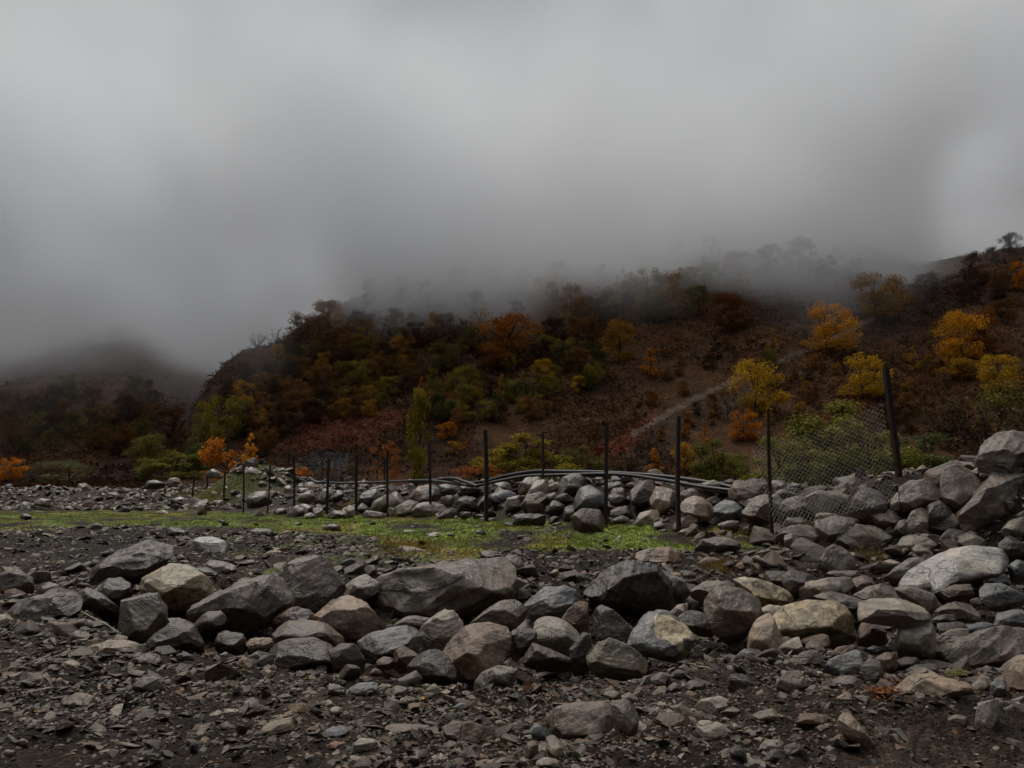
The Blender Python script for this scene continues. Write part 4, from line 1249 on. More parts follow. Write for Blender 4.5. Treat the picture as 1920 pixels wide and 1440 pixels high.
def chain_link():
    A = np.array([at(1403, 838, 12.6), at(1655, 752, 11.85), at(1684, 938, 11.95), at(1452, 1000, 12.2)])
    def P(u, v):
        u = np.asarray(u)[..., None]; v = np.asarray(v)[..., None]
        top = A[0] * (1 - u) + A[1] * u; bot = A[3] * (1 - u) + A[2] * u
        p = top * (1 - v) + bot * v
        p = p + np.array([0, .10, 0]) * np.sin(u * 3.1) * np.sin(v * 2.6)
        p = p + np.array([0, 0, -.10]) * np.sin(u * np.pi) * (1 - v)
        return p
    n = 25; asp = 1.15; nv = int(n / asp * .9)
    specs = []
    for k in range(-nv, n):
        us, vs = [], []
        pts = []
        for s_ in range(0, nv * 2 + 1):
            u = (k + s_ / 2 + (.09 if s_ % 2 else -.09)) / n; v = s_ / (nv * 2)
            if 0 <= u <= 1: pts.append((u, v))
        if len(pts) > 1: specs.append((P([p[0] for p in pts], [p[1] for p in pts]), .0027, 4))
        pts = []
        for s_ in range(0, nv * 2 + 1):
            u = (k + nv - s_ / 2 + (.09 if s_ % 2 else -.09)) / n; v = s_ / (nv * 2)
            if 0 <= u <= 1: pts.append((u, v))
        if len(pts) > 1: specs.append((P([p[0] for p in pts], [p[1] for p in pts]), .0027, 4))
    o = add_mesh('chain_link_mesh', tubes_mesh('chain_link_mesh', specs, M_wire))
    tag(o, 'sheet of rusty chain-link mesh hanging slack between the mesh post and the leaning post', 'wire mesh')
chain_link()

def hose(pts, rad, label, d0=None):
    P = []
    for px_, py_, d in pts: P.append(at(px_, py_, d))
    P = np.array(P); t = np.arange(len(P)); tt = np.linspace(0, len(P) - 1, len(P) * 8)
    # Catmull-Rom
    Q = []
    for q in tt:
        i = min(int(q), len(P) - 2); f = q - i
        p0, p1, p2, p3 = P[max(i - 1, 0)], P[i], P[i + 1], P[min(i + 2, len(P) - 1)]
        Q.append(.5 * ((2 * p1) + (-p0 + p2) * f + (2 * p0 - 5 * p1 + 4 * p2 - p3) * f * f + (-p0 + 3 * p1 - 3 * p2 + p3) * f ** 3))
    o = add_mesh('hose', tubes_mesh('hose', [(np.array(Q), rad, 10)], M_hose))
    tag(o, label, 'hose', 'black hoses on the stone bank')
hose([(1384, 917, 14.8), (1330, 905, 15.4), (1240, 893, 16.6), (1140, 886, 18.0), (1050, 884, 19.2), (1000, 884, 20), (950, 892, 20.8), (910, 902, 21.4), (870, 906, 22.2), (845, 900, 22.8), (825, 897, 23.3)], .043,
     'black plastic hose arching along the top of the bank, the highest of the hoses')
hose([(1380, 921, 14.5), (1310, 912, 15.2), (1230, 898, 16.4), (1150, 889, 17.6), (1040, 891, 18.8), (985, 893, 19.6), (930, 903, 20.2), (890, 911, 20.8), (862, 908, 21.2), (800, 901, 22.6), (720, 904, 25), (650, 906, 27), (600, 904, 29), (586, 901, 30)], .038,
     'black plastic hose running the whole length of the bank in front of the other')
hose([(895, 912, 20.2), (870, 903, 20.8), (845, 897, 21.6), (790, 903, 23), (768, 902, 23.6)], .045, 'short bent end of black hose lying across the stones left of centre')
hose([(612, 900, 29), (600, 905, 28.6), (590, 903, 28.8), (580, 896, 29.4)], .05, 'kinked tip of black hose poking up at the far left end')

# ------------------------------------------------------------------ rubble and gravel (past counting)
def rock_template(seed, n=22, flat=.5, sub=False):
    r = np.random.default_rng(seed)
    p = r.normal(size=(n, 3)); p /= np.linalg.norm(p, axis=1)[:, None]
    p *= r.uniform(.8, 1.1, (n, 1)); p[:, 2] *= flat; p[:, 0] *= r.uniform(1, 1.4)
    me = hull_mesh([p])
    bm = bmesh.new(); bm.from_mesh(me)
    bmesh.ops.bevel(bm, geom=bm.edges[:], offset=.05, segments=1, affect='EDGES') if sub else None
    bmesh.ops.triangulate(bm, faces=bm.faces[:])
    v = np.array([x.co[:] for x in bm.verts]); bm.verts.index_update()
    f = np.array([[q.index for q in fc.verts] for fc in bm.faces])
    bm.free(); bpy.data.meshes.remove(me)
    return v, f

def scatter(name, P, size, cols, tmpl, tilt, sink, m, smooth_=False, seed=0):
    r = np.random.default_rng(seed)
    n = len(P); which = r.integers(0, len(tmpl), n)
    VV, FF, CC = [], [], []; off = 0
    for k, (tv, tf) in enumerate(tmpl):
        idx = np.where(which == k)[0]
        if not len(idx): continue
        a = r.uniform(0, 2 * np.pi, len(idx)); tx = r.normal(0, tilt, len(idx)); ty = r.normal(0, tilt, len(idx))
        s = size[idx][:, None] * r.uniform(.7, 1.3, (len(idx), 3))
        v = tv[None] * s[:, None, :]
        c, s_ = np.cos(tx)[:, None], np.sin(tx)[:, None]
        v = np.stack([v[..., 0], v[..., 1] * c - v[..., 2] * s_, v[..., 1] * s_ + v[..., 2] * c], -1)
        c, s_ = np.cos(ty)[:, None], np.sin(ty)[:, None]
        v = np.stack([v[..., 0] * c + v[..., 2] * s_, v[..., 1], -v[..., 0] * s_ + v[..., 2] * c], -1)
        c, s_ = np.cos(a)[:, None], np.sin(a)[:, None]
        v = np.stack([v[..., 0] * c - v[..., 1] * s_, v[..., 0] * s_ + v[..., 1] * c, v[..., 2]], -1)
        v = v + P[idx][:, None, :]; v[..., 2] += (size[idx] * sink)[:, None]
        VV.append(v.reshape(-1, 3)); CC.append(np.repeat(cols[idx], len(tv), 0))
        FF.append((tf[None] + (np.arange(len(idx)) * len(tv))[:, None, None]).reshape(-1, 3) + off); off += len(idx) * len(tv)
    o = add_mesh(name, mesh_np(name, np.vstack(VV), np.vstack(FF), m, np.vstack(CC), smooth_))
    tag(o, kind='stuff')
    return o

PAL = np.array([.82, .70, .585]) * np.array([[.072, .066, .062], [.10, .092, .085], [.135, .122, .112], [.135, .122, .112], [.20, .188, .175], [.15, .146, .140], [.18, .14, .11], [.12, .085, .06], [.28, .27, .25]])
TG = [rock_template(500 + k, 12, .32 + .05 * (k % 4)) for k in range(10)]
TR = [rock_template(600 + k, 15 + k % 5, .5 + .08 * (k % 4), True) for k in range(14)]

def sample_ground(n, ylo, yhi, ulo, uhi, r, power=0.0):
    t = r.random(n)
    y = ylo * (yhi / ylo) ** t if power == 0 else np.sqrt(ylo ** 2 + (yhi ** 2 - ylo ** 2) * t)
    u = r.uniform(ulo, uhi, n)
    x = (u - 960) / F * y
    return x, y

def gravel():
    r = np.random.default_rng(5)
    X, Y, Sz = [], [], []
    for n, lo, hi, s0, sg in [(26000, 3.7, 6.5, .012, .45), (24000, 6.5, 14, .020, .45), (5200, 3.8, 8, .028, .38), (5600, 8, 16, .036, .38), (1000, 3.9, 8, .055, .25), (1500, 8, 16, .07, .3)]:
        x, y = sample_ground(n, lo, hi, -140, 2060, r, 1)
        X.append(x); Y.append(y); Sz.append(np.exp(r.normal(np.log(s0), sg, n)))
    x, y, s = map(np.concatenate, (X, Y, Sz))
    z = real_z(x, y) + np.where((np.hypot(x, y) < 22), .022 * fbm(x * 9, y * 9, 0, 31, 4), 0)
    px, py = topix(x, y, z)
    g = inpoly(px, py, GRASS)
    dens = .5 + .5 * fbm(x * .9, y * .9, 0, 111, 3)
    mud = sstep(1375, 1440, py) * (px < 620)
    mud = np.maximum(mud, .75 * inpoly(px, py, [(1650, 1380), (1760, 1330), (1950, 1330), (1950, 1460), (1500, 1460)]))
    mud = np.maximum(mud, .6 * inpoly(px, py, [(1300, 1260), (1420, 1230), (1600, 1260), (1600, 1330), (1350, 1330)]) * (s > .02))
    mud = np.maximum(mud, .55 * inpoly(px, py, [(0, 990), (330, 990), (380, 1080), (0, 1080)]))
    _, behind = line_dist(x, y)
    sd_, _h2 = line_dist(x, y)
    keep = (r.random(len(x)) < np.where(g, .16, 1)) & (r.random(len(x)) < (.25 + .75 * np.clip(dens * 1.6, 0, 1)) * (1 - .85 * mud)) & (sd_ < 1)
    x, y, z, s = x[keep], y[keep], z[keep], s[keep]
    c = PAL[r.integers(0, len(PAL), len(x))] * r.uniform(.75, 1.2, (len(x), 1))
    odd = r.random(len(x)) < .004
    c[odd] = [.16, .085, .045]
    scatter('gravel', np.stack([x, y, z], -1), s, c, TG, .35, .02, M_rub, False, 7)
gravel()

def rubble():
    r = np.random.default_rng(6)
    x, y = sample_ground(22000, 9.0, 75, -260, 2200, r, 0)
    sd_, h = line_dist(x, y)
    wd = np.interp(y, [12, 30, 60], [1.6, 3.0, 9.0])
    k = (sd_ > -.1) & (sd_ < wd * 3.2) & (h > .2)
    u = u_of(x, y)
    kn = (np.abs(x + 13.5) < 2.6) & (np.abs(y - 37.5) < 2.6)
    k &= ~(kn & (r.random(len(x)) < .93))
    # the field on the far left is half earth
    k &= (r.random(len(x)) < np.where((u < 560) & (sd_ < wd * 1.0), .45, 1.0))
    k &= (r.random(len(x)) < np.where(y < 16, .34, np.where(y < 30, .5, .9)))
    x, y = x[k], y[k]
    z = real_z(x, y)
    s = np.exp(r.normal(np.log(.13), .42, len(x))) * np.interp(y, [12, 30, 60], [.8, 1.0, 1.25])
    c = PAL[r.integers(0, len(PAL), len(x))] * r.uniform(.8, 1.25, (len(x), 1))
    scatter('stone_rubble', np.stack([x, y, z], -1), s, c, TR, .5, .15, M_rub, False, 8)
    # the wide stone field beyond the grass on the left
    t = r.random(9000); y = np.sqrt(36 ** 2 + (78 ** 2 - 36 ** 2) * t); u = r.uniform(-220, 700, 9000); x = (u - 960) / F * y
    z = ground_z(x, y); px, py = topix(x, y, z)
    k = (py < 957) & (py > 850) & ~(inpoly(px, py, [(310, 905), (360, 890), (470, 885), (490, 915), (400, 925)]) & (r.random(9000) < .85))
    k &= r.random(9000) < np.where((py > 918) & (py < 948), .45, 1.0)
    x, y, z = x[k], y[k], z[k]
    s = np.exp(r.normal(np.log(.15), .45, len(x))); c = PAL[r.integers(0, len(PAL), len(x))] * r.uniform(.8, 1.25, (len(x), 1))
    scatter('field_stones', np.stack([x, y, z], -1), s, c, TR, .5, .1, M_rub, False, 18)
    # stones filling the gaps of the heaps on this side
    x, y = sample_ground(9000, 5.2, 14.5, -100, 2050, r, 1)
    z = real_z(x, y)
    px, py = topix(x, y, z)
    heap = inpoly(px, py, [(0, 1100), (250, 1040), (520, 1060), (800, 1050), (1100, 1070), (1320, 1080), (1450, 1020), (1700, 1010), (1960, 980), (1960, 1310), (1700, 1280), (1560, 1230), (1290, 1250), (800, 1290), (540, 1260), (250, 1230), (0, 1190)])
    k = heap & (r.random(len(x)) < .15 + .10 * (px > 1250))
    x, y, z = x[k], y[k], z[k]
    s = np.exp(r.normal(np.log(.085), .42, len(x)))
    c = PAL[r.integers(0, len(PAL), len(x))] * r.uniform(.75, 1.2, (len(x), 1))
    scatter('heap_rubble', np.stack([x, y, z], -1), s, c, TR, .35, .1, M_rub, False, 9)
rubble()

# ------------------------------------------------------------------ grass, litter, small finds
def blades(name, x, y, z, hgt, wid, cols, seed=0):
    r = np.random.default_rng(seed); n = len(x)
    a = r.uniform(0, 2 * np.pi, n); lean = r.uniform(.2, .9, n) * hgt
    dx, dy = np.cos(a), np.sin(a); ox, oy = -dy * wid, dx * wid
    v = np.empty((n, 4, 3))
    v[:, 0] = np.stack([x - ox, y - oy, z - .003], -1); v[:, 1] = np.stack([x + ox, y + oy, z - .003], -1)
    v[:, 2] = np.stack([x + ox * .8 + dx * lean * .4, y + oy * .8 + dy * lean * .4, z + hgt * .65], -1)
    v[:, 3] = np.stack([x + dx * lean, y + dy * lean, z + hgt], -1)
    q = np.arange(n)[:, None] * 4
    f = np.vstack([q + [0, 1, 2], q + [0, 2, 3]])
    o = add_mesh(name, mesh_np(name, v.reshape(-1, 3), f, M_under, np.repeat(cols, 4, 0)))
    tag(o, kind='stuff')

def grass():
    r = np.random.default_rng(17)
    x, y = sample_ground(300000, 9.5, 45, -120, 1560, r, 0)
    z = ground_z(x, y); px, py = topix(x, y, z)
    g = inpoly(px + 20 * vnoise(x * 1.3, y * 1.3, 0, 8), py + 6 * vnoise(x * 2, y * 2, 0, 6), GRASS)
    d = sstep(-.7, .25, fbm(x * 1.1, y * 1.1, 0, 61, 3)) * sstep(-.9, .1, fbm(x * 3.1, y * 2.1, 0, 67, 3)) * (.55 + .45 * sstep(-.4, .5, fbm(x * 4, y * 4, 0, 63, 2)))
    right = inpoly(px, py, [(640, 960), (1500, 960), (1500, 1040), (640, 1040)])
    k = g & (r.random(len(x)) < np.where(right, d, d * .55))
    x, y, z = x[k], y[k], z[k]; px, py = px[k], py[k]
    yy = sstep(0, .5, fbm(x * .6, y * .6, 0, 71, 3))
    yy = np.where(inpoly(px, py, [(1280, 980), (1500, 990), (1500, 1030), (1330, 1010)]) | inpoly(px, py, [(700, 1000), (900, 1035), (850, 1070), (740, 1040)]), .85, yy * .75 + .1)[:, None]
    c = (np.array([.15, .205, .026]) * (1 - yy) + np.array([.24, .165, .028]) * yy) * r.uniform(.6, 1.3, (len(x), 1))
    blades('grass', x, y, z, r.uniform(.015, .05, len(x)), np.interp(y, [10, 40], [.005, .014]), c, 3)
    # yellow tufts: by the pinkish block, on the knoll, in the heap
    X, Y, Z, C = [], [], [], []
    for px0, py0, rx, n, col in [(1345, 1062, .12, 700, (.24, .16, .055)), (1640, 1045, .12, 500, (.22, .17, .055)), (1000, 1290, .06, 30, (.16, .08, .04)), (770, 1030, .3, 900, (.25, .18, .04)),
                                 (380, 905, .7, 2500, (.22, .19, .07)), (350, 925, .9, 2500, (.16, .16, .05)), (420, 880, .6, 1500, (.22, .2, .08)), (640, 948, .3, 900, (.28, .2, .06)), (1480, 980, .3, 900, (.30, .19, .05)), (470, 895, .5, 900, (.15, .16, .05))]:
        d = hit(px0, py0) or 38.5; c0 = at(px0, py0, d)
        xx = c0[0] + r.normal(0, rx, n); yv = c0[1] + r.normal(0, rx * 1.2, n)
        X.append(xx); Y.append(yv); Z.append(real_z(xx, yv)); C.append(np.array(col) * r.uniform(.5, 1.4, (n, 1)))
    X, Y, Z, C = map(np.concatenate, (X, Y, Z, C))
    blades('dry_grass', X, Y, Z, r.uniform(.02, .09, len(X)), np.interp(Y, [10, 40], [.003, .016]), C, 4)
grass()

def leaf_litter():
    r = np.random.default_rng(23)
    X, Y, Z, C = [], [], [], []
    for px0, py0, rx, n, col in [(1655, 1300, .06, 260, (.24, .10, .045)), (1690, 1280, .05, 90, (.30, .13, .05)), (1905, 1285, .05, 90, (.24, .10, .04)), (1000, 1292, .05, 50, (.15, .06, .025)),
                                 (960, 1200, 1.6, 60, (.35, .2, .06)), (400, 1300, 1.6, 40, (.40, .27, .08)), (1150, 1330, .05, 20, (.4, .22, .05))]:
        d = hit(px0, py0); c0 = at(px0, py0, d)
        xx = c0[0] + r.normal(0, rx, n); yv = c0[1] + r.normal(0, rx * .6, n)
        X.append(xx); Y.append(yv); Z.append(real_z(xx, yv) + r.uniform(.01, .03, n)); C.append(np.array(col) * r.uniform(.5, 1.4, (n, 1)))
    X, Y, Z, C = map(np.concatenate, (X, Y, Z, C)); n = len(X)
    s = r.uniform(.008, .02, n); a = r.uniform(0, 6.28, n); ca, sa = np.cos(a), np.sin(a)
    v = np.empty((n, 4, 3))
    for k, (u, w_) in enumerate([(-1, 0), (0, -.5), (1, 0), (0, .5)]):
        v[:, k] = np.stack([X + s * (u * ca - w_ * sa), Y + s * (u * sa + w_ * ca), Z + r.uniform(-.5, .5, n) * s], -1)
    q = np.arange(n)[:, None] * 4
    o = add_mesh('leaf_litter', mesh_np('leaf_litter', v.reshape(-1, 3), np.vstack([q + [0, 1, 2], q + [0, 2, 3]]), M_under, np.repeat(C, 4, 0)))
    tag(o, kind='stuff')
leaf_litter()

def leaf_obj(name, outline, px0, py0, size, col, label, cat, tilt=.5):
    d = hit(px0, py0); c0 = at(px0, py0, d); c0[1] -= .02
    n = len(outline)
    P = np.array(outline, float) * size
    v = np.stack([P[:, 0], P[:, 1] * math.cos(tilt), P[:, 1] * math.sin(tilt) + .15 * np.abs(P[:, 0])], -1)
    v = np.vstack([v, v + [0, .0, .0015]])
    me = bpy.data.meshes.new(name)
    f = [list(range(n)), list(range(2 * n - 1, n - 1, -1))] + [[i, (i + 1) % n, n + (i + 1) % n, n + i] for i in range(n)]
    me.from_pydata([tuple(a) for a in v], [], f); me.materials.append(M_leaf)
    a = me.color_attributes.new('col', 'FLOAT_COLOR', 'POINT'); a.data.foreach_set('color', np.ones(len(v) * 4, np.float32))
    o = add_mesh(name, me); o.location = c0 + [0, 0, .03]; o.color = (*col, 1)
    return tag(o, label, cat)
LF = [(0, 0), (.35, .25), (.5, .6), (.3, .95), (0, 1.25), (-.3, .95), (-.45, .6), (-.3, .25)]
leaf_obj('fallen_leaf', LF, 1078 / 2.743, 960 + 845 / 2.743, .032, (.62, .46, .12), 'single yellow fallen leaf beside the olive grey stone on the left gravel', 'leaf')
leaf_obj('fallen_leaf', LF, 600 + 530 / 2.743, 960 + 985 / 2.743, .026, (.55, .33, .07), 'single orange-yellow fallen leaf in the middle gravel', 'leaf')
leaf_obj('fallen_leaf', LF, 1220 + 1565 / 2.743, 960 + 1165 / 2.743, .03, (.24, .10, .05), 'single reddish brown fallen leaf on the dark earth lower right', 'leaf')
def fern():
    d = hit(1790, 1272); c0 = at(1790, 1262, d - .15)
    V, T = [], []; o = 0
    def leafl(p, q, w):
        nonlocal o
        p, q = np.array(p), np.array(q); m = (p + q) / 2; s = np.cross(q - p, [0, 1, .3]); s = s / (np.linalg.norm(s) + 1e-9) * w
        V.extend([p, m + s, q, m - s]); T.extend([(o, o + 1, o + 2), (o, o + 2, o + 3)]); o += 4
    for k in range(8):
        t = k / 7; b = np.array([-.07 + .14 * t, 0, .01 * math.sin(t * 3)])
        L = .05 * (1 - .5 * abs(t - .4))
        leafl(b, b + [.02, -.02, L * .8], .006); leafl(b, b + [.03, -.01, -L * .6], .006)
    leafl([-.08, 0, 0], [.09, 0, .01], .003)
    o_ = add_mesh('fern_frond', mesh_np('fern_frond', np.array(V), np.array(T), M_leaf, np.ones((len(V), 3)))); o_.location = c0
    o_.color = (.45, .40, .12, 1)
    tag(o_, 'yellow-green leafy frond lying under the huge flat slab', 'fern')
fern()

def stick(p, rad, label):
    P = np.array([at(a, b, (hit(a, b) or 8) - .03) + [0, 0, .02] for a, b in p])
    o = add_mesh('stick', tubes_mesh('stick', [(P - P[0], np.linspace(rad, rad * .5, len(P)), 6)], M_wood)); o.location = P[0]
    tag(o, label, 'stick', 'dry sticks')
stick([(48, 1256), (90, 1240), (125, 1228), (140, 1222)], .008, 'longer pale dry stick lying on the gravel near the left edge')
stick([(55, 1248), (85, 1236), (118, 1222)], .006, 'shorter pale dry stick lying just behind the longer one on the left')
stick([(140, 1142), (170, 1160), (205, 1178), (222, 1190)], .007, 'thin twig slanting down to the foot of the upright block')
stick([(1163, 1320), (1172, 1335), (1180, 1350)], .005, 'short white twig against the dark block at the bottom')

def straw():
    r = np.random.default_rng(31)
    specs = []
    tgt = next(a[0] for a in ALLROCK if 'rope-strewn' in a[0].get('label', ''))
    bpy.context.view_layer.update()
    inv = tgt.matrix_world.inverted()
    for k in range(34):
        a0 = r.uniform(1083, 1118); p = []
        x_, y_ = a0, r.uniform(957, 966)
        dx = r.normal(0, 2.4)
        for s_ in range(7):
            ax, az_ = pix(x_, y_)
            org = inv @ Vector((0, 0, 0)); dr = (inv.to_3x3() @ Vector((float(ax), 1, float(az_)))).normalized()
            okk, loc, nor, fi = tgt.ray_cast(org, dr)
            if okk:
                wv = tgt.matrix_world @ loc; p.append(np.array(wv) - np.array([0, .012, 0]))
            x_ += dx + r.normal(0, 1.5); y_ += r.uniform(2, 6)
        if len(p) > 2: specs.append((np.array(p), .0035, 3))
    if specs:
        o = add_mesh('straw', tubes_mesh('straw', specs, M_straw)); tag(o, kind='stuff')
straw()

# ------------------------------------------------------------------ trees
def crown_mesh(name, seed, kind, nleaf, leaf, m=M_leaf):
    """unit crown: height 1, width 1; origin at its base centre"""
    r = np.random.default_rng(seed)
    lobes = []
    if kind == 'round':
        for k in range(34):
            t = r.uniform(.08, .95); rad = .46 * math.sin(math.pi * (.12 + .8 * t)) ** .7
            a = r.uniform(0, 6.28); q = rad * math.sqrt(r.random())
            lobes.append((q * math.cos(a), q * math.sin(a), t, r.uniform(.10, .19)))
    elif kind == 'sparse':
        for k in range(22):
            t = r.uniform(.15, .95); rad = .46 * math.sin(math.pi * (.1 + .8 * t)) ** .6
            a = r.uniform(0, 6.28); q = rad * (.4 + .6 * r.random())
            lobes.append((q * math.cos(a), q * math.sin(a), t, r.uniform(.06, .13)))
    elif kind == 'poplar':
        for k in range(40):
            t = r.uniform(.02, .98); rad = .34 * math.sin(math.pi * min(1, .15 + .75 * t)) ** .8
            a = r.uniform(0, 6.28); q = rad * math.sqrt(r.random())
            lobes.append((q * math.cos(a), q * math.sin(a), t, r.uniform(.10, .2)))
    elif kind == 'cone':
        for k in range(24):
            t = r.uniform(.02, .97); rad = .42 * (1 - t) ** .75
            a = r.uniform(0, 6.28); q = rad * math.sqrt(r.random())
            lobes.append((q * math.cos(a), q * math.sin(a), t, r.uniform(.07, .15) * (1.15 - .6 * t)))
    elif kind == 'shrub':
        for k in range(34):
            a = r.uniform(0, 6.28); q = .44 * math.sqrt(r.random()); t = r.uniform(.05, .9) * math.sqrt(max(0, 1 - (q / .5) ** 2))
            lobes.append((q * math.cos(a), q * math.sin(a), t, r.uniform(.08, .15)))
    L = np.array(lobes)
    w = L[:, 3] ** 2; w /= w.sum()
    idx = r.choice(len(L), nleaf, p=w)
    dirs = r.normal(size=(nleaf, 3)); dirs /= np.linalg.norm(dirs, axis=1)[:, None]
    rr = L[idx, 3] * r.random(nleaf) ** .33 * r.uniform(.8, 1.25, nleaf)
    sc_ = np.array([1, 1, .8 if kind != 'poplar' else .5])
    if kind == 'poplar': L = L * np.array([1, 1, 1, 1])
    C = L[idx, :3] + dirs * rr[:, None] * sc_
    C[:, 2] = np.abs(C[:, 2])
    # leaf clump quads
    nrm = dirs + r.normal(0, .6, (nleaf, 3)) + [0, 0, .5]; nrm /= np.linalg.norm(nrm, axis=1)[:, None]
    t1 = np.cross(nrm, r.normal(size=(nleaf, 3))); t1 /= np.linalg.norm(t1, axis=1)[:, None]; t2 = np.cross(nrm, t1)
    s = leaf * r.uniform(.5, 1.3, (nleaf, 1))
    v = np.stack([C - t1 * s, C + t2 * s * .7, C + t1 * s, C - t2 * s * .7], 1)
    tone = (r.uniform(.7, 1.25, len(L))[idx] * r.uniform(.65, 1.35, nleaf))[:, None] * np.ones(3)
    hue = r.normal(0, .12, (nleaf, 1)); tone = tone * np.hstack([1 + hue * .4, 1 + hue, np.ones((nleaf, 1))])
    q = np.arange(nleaf)[:, None] * 4
    return mesh_np(name, v.reshape(-1, 3), q + [0, 1, 2, 3], m, np.repeat(tone, 4, 0)), L

def limbs_mesh(name, seed, L, base=-.18, n=9, twigs=0):
    r = np.random.default_rng(seed)
    specs = [(np.array([[0, 0, base], [.01, .01, .1], [-.01, .01, .45], [.01, 0, .85]]), np.array([.028, .022, .014, .004]), 6)]
    pick = r.choice(len(L), min(n, len(L)), replace=False)
    for i in pick:
        c = L[i, :3]; z0 = max(base * .3, c[2] * .45)
        mid = np.array([c[0] * .55, c[1] * .55, (z0 + c[2]) / 2 + .03])
        specs.append((np.array([[0, 0, z0], mid, c]), np.array([.012, .008, .003]), 4))
    for k in range(twigs):
        c = L[r.integers(len(L)), :3]; e = c + r.normal(0, .12, 3) + [0, 0, .08]
        specs.append((np.array([c * [.4, .4, .8], c, e]), np.array([.006, .004, .0015]), 3))
    return tubes_mesh(name, specs, M_bark, False)

KINDS = {}
for kd, cnt, nl, lf in (('round', 6, 5200, .0185), ('sparse', 3, 1300, .019), ('poplar', 1, 3200, .026), ('cone', 2, 900, .028)):
    KINDS[kd] = []
    for k in range(cnt):
        cm, L = crown_mesh('crown', 700 + k + 10 * len(kd), kd, nl, lf)
        KINDS[kd].append((cm, limbs_mesh('trunk', 720 + k, L, -.2)))
KINDS['bare'] = []
for k in range(2):
    cm, L = crown_mesh('crown', 760 + k, 'sparse', 160, .016)
    KINDS['bare'].append((cm, limbs_mesh('trunk', 770 + k, L, -.2, 18, 90)))
KINDS['shrub'] = []
for k in range(3):
    cm, L = crown_mesh('foliage', 780 + k, 'shrub', 12000, .014)
    KINDS['shrub'].append((cm, limbs_mesh('stems', 790 + k, L, -.1, 22, 120)))
KINDS['bushy'] = [( *(lambda c: (c[0], limbs_mesh('stems', 799, c[1], -.1, 16, 60)))(crown_mesh('foliage', 798, 'shrub', 2400, .02)), )]

